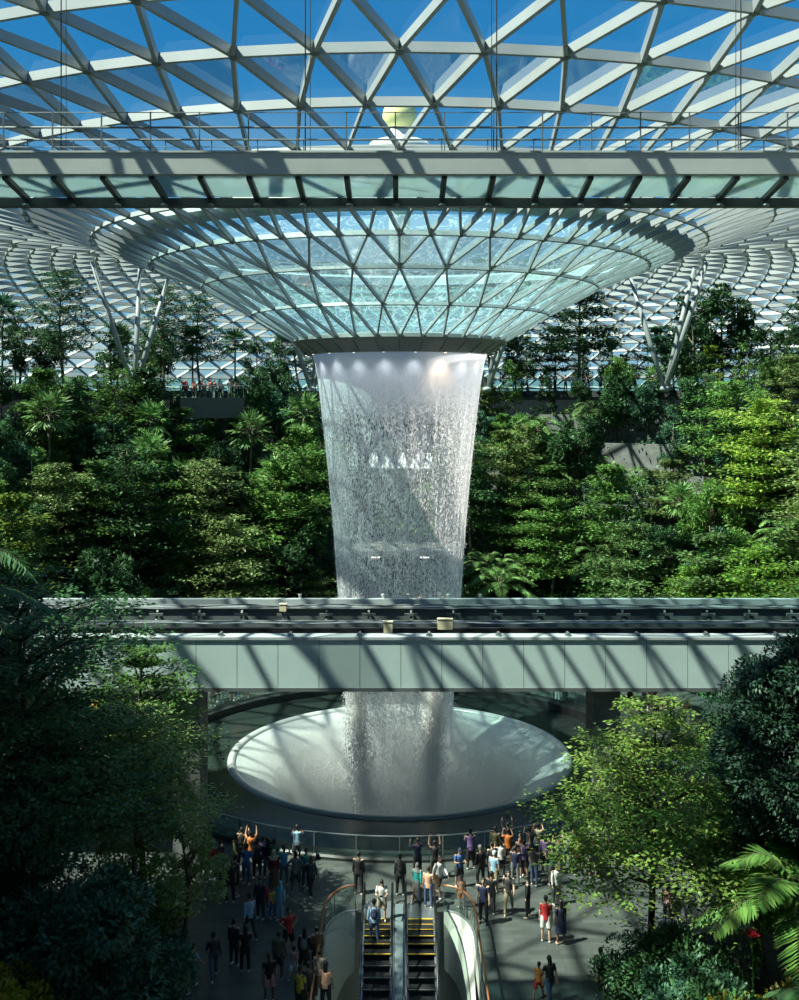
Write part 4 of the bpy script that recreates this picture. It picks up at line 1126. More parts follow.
fplant(bushy_tree(105, 12.8, 2.4, 3.6, 70, 60000, .16), 'broadleaf_tree', 'bark', 'leaf_dark', (12.9, 33.6, G), 'tall dense dark bushy tree at the right frame edge', 'tree')
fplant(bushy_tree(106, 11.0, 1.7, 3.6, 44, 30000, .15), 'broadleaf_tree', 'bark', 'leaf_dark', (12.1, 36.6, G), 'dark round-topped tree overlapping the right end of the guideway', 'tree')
fplant(bushy_tree(107, 6.0, 2.2, 2.4, 40, 26000, .22, droop=.1), 'broadleaf_tree', 'bark', 'leaf_teal', (-8.9, 32.0, G), 'blue-green narrow-leaved bushy tree at the lower left corner', 'tree')
fplant(bushy_tree(108, 5.6, 1.2, 2.0, 22, 5200, .13), 'broadleaf_tree', 'bark', 'leaf_olive', (-7.9, 37.6, G), 'small thin tree hanging over the crowd at lower left', 'tree')
fplant(bushy_tree(115, 12.5, 3.0, 5.0, 60, 38000, .20), 'broadleaf_tree', 'bark', 'leaf_deep', (-14.8, 39.5, G), 'dark bushy tree behind the tall tiered tree at left', 'tree')
fplant(bushy_tree(116, 9.0, 2.4, 4.0, 40, 26000, .20), 'broadleaf_tree', 'bark', 'leaf_teal', (-12.6, 33.2, G), 'shadowed bushy tree filling the left frame edge', 'tree')
fplant(frond_palm(109, 5.4, 2.9, 15, 40, .10), 'feather_palm', 'bark_pale', 'leaf_mid', (12.2, 32.6, G-.2), 'feather palm with long arching fronds in the right bed', 'palm', .7)
fplant(frond_palm(110, 3.0, 2.6, 15, 36, .10), 'feather_palm', 'bark_pale', 'leaf_deep', (12.0, 29.0, G), 'low dark feather palm at the lower right corner', 'palm', .2)
fplant(frond_palm(111, 17.0, 2.4, 14, 36, .08), 'feather_palm', 'bark', 'leaf_deep', (-9.9, 22.6, 0), 'very tall dark palm whose fronds enter at the left edge', 'palm', .5)
fplant(bushy_tree(112, 7.0, 2.0, 2.6, 30, 16000, .2), 'broadleaf_tree', 'bark', 'leaf_mid', (12.9, 38.0, G), 'green bushy tree behind the feather palm at right', 'tree')
fplant(layered_tree(113, 6.6, 2.2, 5, 6, 9000, .17, .5), 'layered_tree', 'bark', 'leaf_mid', (14.3, 46.5, 0), 'small tiered tree beyond the right bed near the pool crowd', 'tree')
fplant(blade_plant(114, 3.6, 11, .34), 'banana_plant', 'leaf_mid', 'leaf_palm', (9.9, 32.5, G), 'broad-leaved banana plant at the foot of the right tree', 'plant')
fplant(blade_plant(117, 1.9, 14, .13, 0, .8), 'nest_fern', 'leaf_deep', 'leaf_teal', (7.9, 34.6, G), 'dark strap-leaved fern at the bottom edge right of centre', 'fern')
fplant(blade_plant(118, 3.2, 10, .30), 'banana_plant', 'leaf_mid', 'leaf_olive', (-12.2, 33.2, G), 'broad-leaved banana plant in the shade at left', 'plant')
fplant(bushy_tree(119, 5.0, 1.2, 2.0, 20, 6000, .22, cz=3.0), 'broadleaf_shrub', 'bark', 'leaf_yellow', (-10.6, 29.3, G), 'yellow-leaved croton shrub at the bottom left corner', 'shrub')
k = 0
hl = ['in front of the right bed tree', 'right of the bright tiered tree trunk', 'below the arching palm', 'in the lower right corner', 'deep in the right bed', 'at the very bottom right']
for (px, py, Y, m, s) in ((655, 905, 36, 'leaf_deep', .8), (700, 880, 35, 'leaf_deep', 1.0), (742, 930, 32.5, 'leaf_yellow', .9), (785, 960, 30.5, 'leaf_mid', .8), (690, 950, 33.5, 'leaf_teal', .95), (735, 975, 31.5, 'leaf_deep', 1.0)):
    x, y, z = fg(px, py, Y)
    pr = P['nshrub'][k % 3]
    plant(pr, (x, y, G-.05), '%s shrub %s' % ({'leaf_mid': 'green', 'leaf_deep': 'dark', 'leaf_yellow': 'yellow-leaved', 'leaf_teal': 'blue-green'}[m], hl[k]), 'shrub', k*1.3, s*1.3, 'shrubs in the right bed', M[m]); k += 1
hl = ['left of the blue-green bushy tree', 'at the extreme lower left', 'under the shaded grey-green tree', 'below the bright green tree top', 'beside the left bed kerb']
k = 0
for (x, y, m, s) in ((-11.3, 33.8, 'leaf_olive', 1.2), (-13.2, 35.5, 'leaf_deep', 1.4), (-9.6, 37.2, 'leaf_deep', 1.0), (-10.6, 41.4, 'leaf_mid', 1.1), (-8.6, 35.6, 'leaf_teal', .8)):
    plant(P['nshrub'][k % 3], (x, y, G-.05), '%s shrub %s' % ({'leaf_mid': 'green', 'leaf_deep': 'dark', 'leaf_olive': 'olive', 'leaf_teal': 'blue-green'}[m], hl[k]), 'shrub', k*1.1, s*1.2, 'shrubs in the left bed', M[m]); k += 1
# flowers in the right bed
for n, (px, py, Y, m) in enumerate(((752, 938, 32.2, 'flower_red'), (790, 988, 30.2, 'flower_yellow'), (794, 975, 30.4, 'flower_yellow'))):
    x, y, z = fg(px, py, Y)
    t = thing('flower', ['pink-red flower head among the leaves of the right bed', 'lower yellow bloom in the bottom right corner', 'upper yellow bloom in the bottom right corner'][n], 'flower', (x, y, G))
    mb = MB(); mb.tube([(0, 0, 0), (.05, 0, (z-G)/2), (0, 0, z-G)], .015, 6); mb.build('stem', M['leaf_mid'], t)
    mb = MB()
    for j in range(14):
        a = j*2.4; e_ = .3+.09*j; d = Vector((math.cos(a)*math.cos(e_), math.sin(a)*math.cos(e_), math.sin(e_)))
        s_ = d.cross(Vector((0, 0, 1))).normalized(); c = Vector((0, 0, z-G))
        mb.add([c, c+d*.16+s_*.06, c+d*.30, c+d*.16-s_*.06], [(0, 1, 2, 3)])
    mb.build('petals', M[m], t)
#PART3
# ------------------------------------------------------------------ people
DG = None
def remeshed(mb, name, vox, smooth=2):
    me = bpy.data.meshes.new('tmp'); me.from_pydata(mb.v, [], mb.f); me.update()
    o = bpy.data.objects.new('tmp', me); COL.objects.link(o)
    m = o.modifiers.new('r', 'REMESH'); m.mode = 'VOXEL'; m.voxel_size = vox
    if smooth:
        s = o.modifiers.new('s', 'SMOOTH'); s.factor = 0.5; s.iterations = smooth
    dg = bpy.context.evaluated_depsgraph_get(); dg.update()
    r = bpy.data.meshes.new_from_object(o.evaluated_get(dg)); r.name = name
    bpy.data.objects.remove(o); bpy.data.meshes.remove(me)
    r.materials.clear(); r.shade_smooth(); return r

def limb(S, a, L1, L2, out, fwd, bend, side):
    pass
V3 = Vector
def skel(arms, legs, lean=0.0, turn=0.0, nod=0.0):
    """joints of a 1.70 m figure that faces +y. arms/legs: ((l), (r)) of angles in degrees"""
    J = {}
    rad = math.radians
    J['pelvis'] = V3((0, 0, .93)); lz = rad(lean)
    def up(p, h): return p + V3((0, math.sin(lz)*h, math.cos(lz)*h))
    J['waist'] = up(J['pelvis'], .13); J['chest'] = up(J['pelvis'], .34); J['neck'] = up(J['pelvis'], .51)
    J['headb'] = J['neck'] + V3((0, .01+.03*math.sin(lz), .055)); J['head'] = J['headb'] + V3((0, .02+.05*math.sin(rad(nod)), .105*math.cos(rad(nod))))
    J['turn'] = turn; J['nod'] = nod
    low = 9
    for s, nm, A, Lg in ((-1, 'L', arms[0], legs[0]), (1, 'R', arms[1], legs[1])):
        sh = up(J['pelvis'], .452) + V3((s*.175, 0, 0)); J['sh'+nm] = sh
        fw, out, eb, inn = A          # shoulder forward, shoulder outward, elbow bend, forearm inward
        d = V3((s*math.sin(rad(out)), math.sin(rad(fw))*math.cos(rad(out)), -math.cos(rad(fw))*math.cos(rad(out))))
        el = sh + d*.28; J['el'+nm] = el
        f2 = rad(fw+eb); d2 = V3((s*math.sin(rad(out-inn)), math.sin(f2)*math.cos(rad(out-inn)), -math.cos(f2)*math.cos(rad(out-inn)))).normalized()
        J['wr'+nm] = el + d2*.245; J['hd'+nm] = d2
        hp = J['pelvis'] + V3((s*.09, 0, -.03)); J['hp'+nm] = hp
        tf, kb, so = Lg
        d = V3((s*math.sin(rad(so)), math.sin(rad(tf)), -math.cos(rad(tf))))
        kn = hp + d.normalized()*.43; J['kn'+nm] = kn
        d2 = V3((s*math.sin(rad(so))*.4, math.sin(rad(tf-kb)), -math.cos(rad(tf-kb))))
        J['an'+nm] = kn + d2.normalized()*.40
    mn = min(J['anL'].z, J['anR'].z) - .075
    for k, v in J.items():
        if isinstance(v, Vector): v.z -= mn
    return J

POSES = {
 'stand':  (((2, 8, 8, 4), (2, 8, 8, 4)), ((3, 4, 4), (-3, 2, 5)), 0, 0, 0),
 'relax':  (((-4, 10, 20, 10), (6, 9, 15, 4)), ((6, 10, 6), (-2, 0, 3)), 2, 0, 12),
 'photo':  (((62, 18, 72, 34), (62, 18, 72, 34)), ((2, 2, 5), (-2, 2, 5)), -3, 0, -8),
 'raise':  (((105, 16, 50, 22), (110, 14, 45, 20)), ((3, 2, 5), (-3, 2, 5)), -4, 0, -14),
 'phone':  (((25, 10, 75, 28), (12, 12, 95, 24)), ((4, 6, 5), (-3, 2, 4)), 3, 0, 26),
 'walk':   (((24, 7, 22, 4), (-20, 8, 12, 2)), ((-22, 6, 3), (24, 10, 3)), 4, 0, 0),
 'stride': (((-18, 8, 14, 4), (22, 9, 28, 6)), ((24, 8, 2), (-20, 14, 2)), 4, 0, 4),
 'lean':   (((42, 16, 55, 22), (42, 16, 55, 22)), ((-4, 2, 5), (8, 12, 5)), 12, 0, 4),
 'hips':   (((-22, 42, 62, 92), (-22, 42, 62, 92)), ((3, 2, 9), (-3, 2, 9)), 0, 0, 0),
}
def body_mesh(J):
    b = MB(); p = J
    b.tube([p['pelvis']+V3((0,0,-.08)), p['pelvis'], p['waist'], p['chest']+V3((0,0,-.04)), p['chest']+V3((0,0,.08)), p['neck']+V3((0,0,-.03))],
           [(.12,.09), (.155,.108), (.128,.095), (.15,.105), (.155,.10), (.07,.06)], 14)
    b.tube([p['neck']+V3((0,0,-.05)), p['headb']+V3((0,.005,.03))], [.055, .05], 10)
    H = p['head']; R = Matrix.Rotation(-math.radians(J['nod']), 3, 'X')
    b.ell(H+V3((0,-.005,.02)), (.074,.092,.098), 14, 10, R); b.ell(H+R@V3((0,.025,-.055)), (.052,.060,.062), 12, 8, R)
    b.tube([H+R@V3((0,.085,.015)), H+R@V3((0,.112,-.022)), H+R@V3((0,.085,-.032))], [.010,.015,.012], 7)
    for s in (-1, 1): b.ell(H+R@V3((s*.077,-.005,-.005)), (.012,.02,.03), 8, 6, R)
    for nm, s in (('L', -1), ('R', 1)):
        b.ell(p['sh'+nm], (.062,.062,.066), 10, 8)
        b.tube([p['chest']+V3((s*.06,0,.09)), p['sh'+nm]+V3((0,0,-.005)), p['sh'+nm]*.5+p['el'+nm]*.5, p['el'+nm], p['el'+nm]*.65+p['wr'+nm]*.35, p['wr'+nm]], [.06,.056,.046,.037,.039,.026], 10)
        d = p['hd'+nm]; w = p['wr'+nm]; side = V3((0,1,0)) if abs(d.z) > .5 else V3((s,0,0))
        side = (side - d*side.dot(d)).normalized(); nr = d.cross(side).normalized()*(-s)
        if nr.x*s > 0: nr = -nr
        b.tube([w, w+d*.045, w+d*.09], [(.024,.018), (.034,.016), (.036,.014)], 8)
        b.tube([w+side*0, w+d*.06+side*.0, w+d*.09], [.02,.027,.024], 8)
        for k, (o_, L) in enumerate(((.030,.066),(.011,.075),(-.009,.070),(-.028,.055))):
            a = w+d*.082+side*o_; m_ = a+d*L*.5+nr*.008; b.tube([a, m_, m_+d*L*.42+nr*.022], [.0105,.010,.0085], 6)
        a = w+d*.03+side*.026; b.tube([a, a+side*.024+d*.025, a+side*.032+d*.055+nr*.01], [.013,.012,.009], 6)
        b.tube([p['hp'+nm]+V3((0,0,.05)), p['hp'+nm]+V3((s*.006,0,-.04)), p['hp'+nm]*.5+p['kn'+nm]*.5, p['kn'+nm], p['kn'+nm]*.66+p['an'+nm]*.34, p['an'+nm]], [.088,.090,.074,.053,.054,.036], 12)
        a = p['an'+nm]; b.tube([a+V3((0,-.03,-.03)), a+V3((0,.05,-.045)), a+V3((0,.14,-.058))], [(.035,.034), (.034,.040), (.018,.038)], 8)
    me = remeshed(b, 'body', .0125, 1)
    me.materials.append(None); me.materials.append(None)
    # eyes, brows and lips take the second material
    Ri = R.transposed(); 
    n = len(me.polygons); idx = np.zeros(n, dtype=np.int32)
    for q in me.polygons:
        c = q.center
        if c.z > H.z - .12:
            l = Ri @ (Vector(c) - H)
            if l.y > .045:
                for s in (-1, 1):
                    if abs(l.x - s*.03) < .014 and abs(l.z - .018) < .009: idx[q.index] = 1
                if abs(l.x) < .024 and abs(l.z + .055) < .008 and l.y > .06: idx[q.index] = 1
    me.polygons.foreach_set('material_index', idx)
    return me
def cloth(J, kind):
    b = MB(); p = J
    def legp(nm, end, r, hem):
        pts = [p['hp'+nm]+V3((0,0,.07)), p['hp'+nm]+V3((0,0,-.06)), p['hp'+nm]*.45+p['kn'+nm]*.55]
        rr = [r[0], r[1], r[2]]
        if end == 'knee': pts.append(p['hp'+nm]*.12+p['kn'+nm]*.88); rr.append(r[3])
        elif end == 'ankle': pts += [p['kn'+nm], p['kn'+nm]*.5+p['an'+nm]*.5, p['an'+nm]+V3((0,0,.03))]; rr += [r[3], r[4], r[5]]
        b.tube(pts, rr, 12)
    if kind in ('shirt', 'tee'):
        b.tube([p['pelvis']+V3((0,0,-.10)), p['pelvis']+V3((0,0,.0)), p['waist'], p['chest'], p['chest']+V3((0,0,.09)), p['neck']+V3((0,0,-.015))],
               [(.178,.125), (.172,.122), (.150,.115), (.168,.122), (.168,.115), (.075,.07)], 16)
        for nm, s in (('L', -1), ('R', 1)):
            end = p['wr'+nm]*.95+p['el'+nm]*.05 if kind == 'shirt' else p['sh'+nm]*.35+p['el'+nm]*.65
            pts = [p['chest']+V3((s*.09,0,.07)), p['sh'+nm]+V3((0,0,-.01)), (p['sh'+nm]+p['el'+nm])/2]
            rr = [.055,.064,.058]
            if kind == 'shirt': pts += [p['el'+nm], end]; rr += [.052,.040]
            else: pts += [end]; rr += [.060]
            b.ell(p['sh'+nm], (.064,.066,.064), 10, 8); b.tube(pts, rr, 10)
    elif kind == 'trousers':
        for nm in 'LR': legp(nm, 'ankle', [.10,.106,.090,.072,.062,.055], 0)
        b.tube([p['pelvis']+V3((0,0,-.10)), p['pelvis'], p['pelvis']+V3((0,0,.09))], [(.15,.11), (.17,.12), (.145,.108)], 14)
    elif kind == 'shorts':
        for nm in 'LR': legp(nm, 'knee', [.10,.112,.105,.100], 0)
        b.tube([p['pelvis']+V3((0,0,-.10)), p['pelvis'], p['pelvis']+V3((0,0,.09))], [(.15,.11), (.17,.12), (.145,.108)], 14)
    elif kind == 'skirt':
        k = (p['knL']+p['knR'])/2
        b.tube([p['pelvis']+V3((0,0,.09)), p['pelvis'], p['pelvis']*.5+k*.5, k+V3((0,0,-.02))], [(.15,.11), (.18,.13), (.21,.17), (.24,.20)], 16)
    elif kind == 'long_skirt':
        k = (p['knL']+p['knR'])/2; a = (p['anL']+p['anR'])/2
        b.tube([p['pelvis']+V3((0,0,.09)), p['pelvis'], k, a+V3((0,0,.02))], [(.15,.11), (.18,.13), (.20,.18), (.23,.24)], 16)
    return remeshed(b, kind, .02, 1)
def hair_mesh(J, kind):
    b = MB(); H = p = J['head']; R = Matrix.Rotation(-math.radians(J['nod']), 3, 'X')
    if kind in ('short', 'long', 'bun'):
        b.ell(H+R@V3((0,-.018,.04)), (.086,.098,.094), 14, 10, R); b.ell(H+R@V3((0,-.045,-.01)), (.078,.062,.08), 12, 8, R)
    if kind == 'long': b.tube([H+R@V3((0,-.05,.02)), H+V3((0,-.085,-.10)), H+V3((0,-.105,-.26))], [(.08,.06), (.085,.05), (.06,.03)], 12)
    if kind == 'bun': b.ell(H+R@V3((0,-.10,.06)), (.045,.045,.045), 10, 8)
    if kind == 'cap':
        b.ell(H+R@V3((0,-.008,.05)), (.088,.102,.082), 14, 10, R); b.tube([H+R@V3((0,.06,.055)), H+R@V3((0,.16,.045))], [(.07,.012), (.05,.008)][::1], 10)
        b.ell(H+R@V3((0,-.045,-.01)), (.078,.062,.06), 12, 8, R)
    if kind == 'headscarf':
        b.ell(H+R@V3((0,-.02,.02)), (.092,.100,.118), 14, 10, R); b.tube([H+V3((0,-.02,-.04)), H+V3((0,-.02,-.14)), J['chest']+V3((0,0,.04))], [(.085,.085), (.12,.11), (.19,.14)], 14)
    return remeshed(b, kind, .016, 1)
def shoe_mesh(J, nm):
    b = MB(); a = J['an'+nm]
    b.tube([a+V3((0,-.05,-.035)), a+V3((0,.0,-.032)), a+V3((0,.07,-.042)), a+V3((0,.155,-.055))], [(.034,.036), (.044,.042), (.034,.046), (.018,.04)], 10)
    return remeshed(b, 'shoe', .014, 1)
def bag_mesh(J, kind):
    b = MB(); c = J['chest']
    if kind == 'backpack':
        b.ell(c+V3((0,-.20,-.05)), (.145,.09,.21), 12, 10); b.ell(c+V3((0,-.27,-.10)), (.10,.05,.11), 10, 8)
        for s in (-1, 1): b.tube([c+V3((s*.09,-.13,.09)), c+V3((s*.10,.0,.155)), c+V3((s*.10,.125,.05)), c+V3((s*.13,.08,-.12)), c+V3((s*.12,-.1,-.18))], .017, 7)
    else:
        q = J['pelvis']+V3((.20,-.02,-.02)); b.ell(q, (.055,.13,.11), 12, 8)
        b.tube([q+V3((0,.08,.08)), c+V3((.02,.135,.0)), c+V3((-.13,.06,.14)), c+V3((-.10,-.11,.09)), q+V3((0,-.08,.08))], .012, 7)
    return remeshed(b, kind, .015, 1)
def phone_mesh(J):
    b = MB(); m = (J['wrL']+J['wrR'])/2 + (J['hdL']+J['hdR'])*.06
    b.box(m-V3((.075,.006,.04)), m+V3((.075,.006,.04))); me = bpy.data.meshes.new('phone'); me.from_pydata(b.v, [], b.f); return me
CACHE = {}
SK = {k: skel(*v) for k, v in POSES.items()}
def piece(pose, part):
    key = (pose, part)
    if key not in CACHE:
        J = SK[pose]
        if part == 'body': me = body_mesh(J)
        elif part in ('shirt', 'tee', 'trousers', 'shorts', 'skirt', 'long_skirt'): me = cloth(J, part)
        elif part in ('short', 'long', 'bun', 'cap', 'headscarf'): me = hair_mesh(J, part)
        elif part in ('shoeL', 'shoeR'): me = shoe_mesh(J, part[-1])
        elif part in ('backpack', 'bag'): me = bag_mesh(J, part)
        else: me = phone_mesh(J)
        if part != 'body': me.materials.append(None)
        CACHE[key] = me
    return CACHE[key]
PC = {'black': (.012,.012,.014), 'dark grey': (.04,.042,.045), 'grey': (.16,.17,.17), 'white': (.72,.72,.70), 'navy': (.015,.022,.06), 'blue': (.05,.14,.38), 'light blue': (.30,.48,.62),
      'teal': (.02,.28,.26), 'green': (.05,.22,.08), 'olive': (.10,.11,.05), 'khaki': (.36,.31,.20), 'beige': (.50,.42,.30), 'red': (.52,.03,.035), 'maroon': (.16,.02,.03), 'orange': (.70,.20,.04),
      'yellow': (.75,.52,.06), 'pink': (.68,.28,.28), 'purple': (.14,.08,.22), 'denim': (.07,.11,.20), 'brown': (.13,.07,.04), 'peach': (.75,.42,.28), 'cyan': (.08,.42,.55)}
def pcm(c):
    k = 'cloth_'+c.replace(' ', '_')
    if k not in M: M[k] = simple(k, PC[c], .75, 0, .15, 12)
    return M[k]
SKIN = [simple('skin_%s' % n, c, .55) for n, c in (('light', (.52,.33,.24)), ('tan', (.38,.22,.14)), ('brown', (.20,.11,.07)))]
HAIRM = [simple('hair_%s' % n, c, .45) for n, c in (('black', (.012,.010,.009)), ('brown', (.05,.03,.02)))]
M['features'] = simple('eyes_and_lips', (.05,.02,.02), .5)
M['screen'] = simple('phone_case', (.03,.03,.035), .2)
ppl = []
def person(loc, face, pose, top, tc_, bot, bc, hair, label, skin=0, bag=None, bagc='black', shoec='white', h=1.68, group=None, hc=None, hm=0, small=False):
    t = thing('person', label, 'person', loc, math.radians(-face), group); s = h/1.70; t.scale = (s, s, s)
    def put(nm, part, mats):
        o = bpy.data.objects.new(nm, piece(pose, part)); COL.objects.link(o); o.parent = t
        for i, m in enumerate(mats): o.material_slots[i].link = 'OBJECT'; o.material_slots[i].material = m
        return o
    put('body', 'body', [SKIN[skin], M['features']])
    put('shirt' if top == 'shirt' else 'tee_shirt', top, [pcm(tc_)])
    put(bot, bot, [pcm(bc)])
    hn = 'hair' if hair in ('short', 'long', 'bun') else hair
    put(hn, hair, [pcm(hc)] if hc else [HAIRM[hm]])
    put('shoe', 'shoeL', [pcm(shoec)]); put('shoe', 'shoeR', [pcm(shoec)])
    if bag: put('backpack' if bag == 'backpack' else 'shoulder_bag', bag, [pcm(bagc)])
    if pose in ('photo', 'raise', 'phone') and not small: put('phone', 'phone', [M['screen']])
    ppl.append(t); return t
# pixel of the feet, facing (0 = away from the viewer, 90 = right), pose, clothes ...
BN = {'trousers': 'trousers', 'shorts': 'shorts', 'skirt': 'skirt', 'long_skirt': 'long skirt'}
def fgp(px, py, face, pose, top, tc_, bot, bc, hair, words, **k):
    p = at(px, py)
    s = 'child' if k.get('h', 1.68) < 1.35 else 'person'
    wear = '%s in %s %s and %s %s' % (s, tc_, 'top' if top == 'shirt' else 't-shirt', bc, BN[bot])
    return person(p, face, pose, top, tc_, bot, bc, hair, wear + ', ' + words, **k)
A = 170; S_ = 3.474
L1 = [
 (250,192,10,'photo','shirt','black','trousers','black','short','first from left along the pool rail',{}),
 (280,205,0,'raise','tee','orange','trousers','navy','short','filming the fall at the left pool rail',{}),
 (440,186,0,'lean','tee','light blue','shorts','grey','short','leaning alone on the rail left of centre',{}),
 (116,236,20,'stand','shirt','maroon','trousers','black','short','at the far left of the crowd',{}),
 (146,250,-20,'hips','tee','red','trousers','dark grey','short','at the left crowd edge under the tree',{}),
 (182,268,30,'relax','shirt','grey','trousers','black','long','with white bag in the left crowd',{'bag':'bag','bagc':'white'}),
 (208,322,-10,'stand','tee','black','trousers','black','short','standing apart in the left crowd',{'h':1.78}),
 (226,300,40,'relax','tee','dark grey','shorts','black','short','beside the tall figure in all black',{}),
 (265,258,10,'phone','shirt','blue','trousers','denim','short','looking down in the left crowd',{}),
 (302,238,0,'photo','shirt','dark grey','trousers','black','short','behind the family in bright clothes',{}),
 (322,228,15,'stand','tee','purple','trousers','denim','bun','left middle of the crowd by the rail',{}),
 (340,236,-15,'photo','shirt','black','trousers','denim','long','close to the rail left of centre',{}),
 (362,238,5,'stand','tee','green','trousers','navy','short','near the rail behind the family',{}),
 (396,262,-5,'photo','tee','cyan','trousers','grey','short','right behind the family in bright clothes',{}),
 (437,292,5,'hips','tee','grey','shorts','dark grey','short','with hands on hips left of centre',{'h':1.75}),
 (472,270,20,'stand','tee','teal','trousers','denim','bun','at the right end of the left crowd',{}),
 (489,298,-30,'walk','shirt','dark grey','trousers','black','long','last one of the left crowd',{}),
 (655,292,10,'stand','shirt','black','trousers','black','short','standing at the head of the left escalator',{'h':1.75}),
 (360,278,170,'stand','shirt','maroon','long_skirt','brown','headscarf','beige headscarf, back of the bright family',{'hc':'beige'}),
 (314,378,200,'relax','shirt','navy','trousers','navy','short','at the left side of the bright family',{}),
 (357,376,150,'stand','tee','yellow','trousers','blue','short','amid the bright family group',{'h':1.25}),
 (383,388,-150,'stand','shirt','light blue','trousers','light blue','headscarf','with cyan headscarf, right of the child',{'hc':'cyan','h':1.6}),
 (332,345,180,'stand','tee','red','shorts','red','short','holding close to the yellow child',{'h':1.05}),
 (277,446,-30,'stride','shirt','light blue','trousers','dark grey','short','striding left behind two dark figures',{'h':1.74}),
 (222,540,20,'stand','shirt','dark grey','trousers','dark grey','short','left of the woman in black trousers',{}),
 (262,562,-10,'relax','tee','black','trousers','black','long','with white shoes in the left foreground',{'h':1.66}),
 (412,508,150,'hips','tee','red','shorts','black','short','standing alone left of the escalators',{'h':1.80,'shoec':'black'}),
 (377,588,10,'relax','tee','olive','shorts','dark grey','bun','below the figure in red t-shirt',{'h':1.70}),
 (430,590,30,'walk','tee','pink','shorts','white','short','beside the balustrade left of the escalator',{'h':1.2}),
 (468,576,10,'relax','shirt','black','skirt','black','long','with white bag by the left balustrade',{'bag':'backpack','bagc':'grey'}),
 (510,566,-20,'stand','shirt','brown','trousers','black','bun','leaning close to the left balustrade',{}),
 (344,664,170,'relax','tee','black','shorts','pink','short','at the bottom left of the plaza',{'h':1.65,'hm':1}),
 (152,586,-20,'walk','shirt','dark grey','trousers','denim','short','walking past the hanging tree at left',{}),
 (76,628,30,'stride','tee','light blue','trousers','dark grey','short','with backpack at the left plaza edge',{'bag':'backpack','bagc':'navy'}),
 (520,655,10,'stand','tee','beige','trousers','brown','short','nearest the lower left balustrade',{}),
 (482,700,-10,'photo','tee','dark grey','trousers','black','short','cut by the bottom edge left of centre',{}),
 (541,702,10,'stand','tee','peach','trousers','black','long','cut by the bottom edge beside the balustrade',{}),
 (452,718,30,'stand','tee','yellow','trousers','black','short','at the bottom edge behind the pink shorts',{}),
 (172,240,-30,'photo','tee','navy','trousers','grey','short','third row of the far left crowd',{}),
 (230,222,30,'photo','shirt','olive','trousers','black','short','close to the rail at the far left',{}),
]
for zx, zy, fc, po, tp, tcc, bt, bc, hr, w, k in L1:
    k = dict(k); k.setdefault('skin', (int(zx)*7) % 3)
    fgp(A + zx/S_, 810 + zy/S_, fc, po, tp, tcc, bt, bc, hr, w, **k)
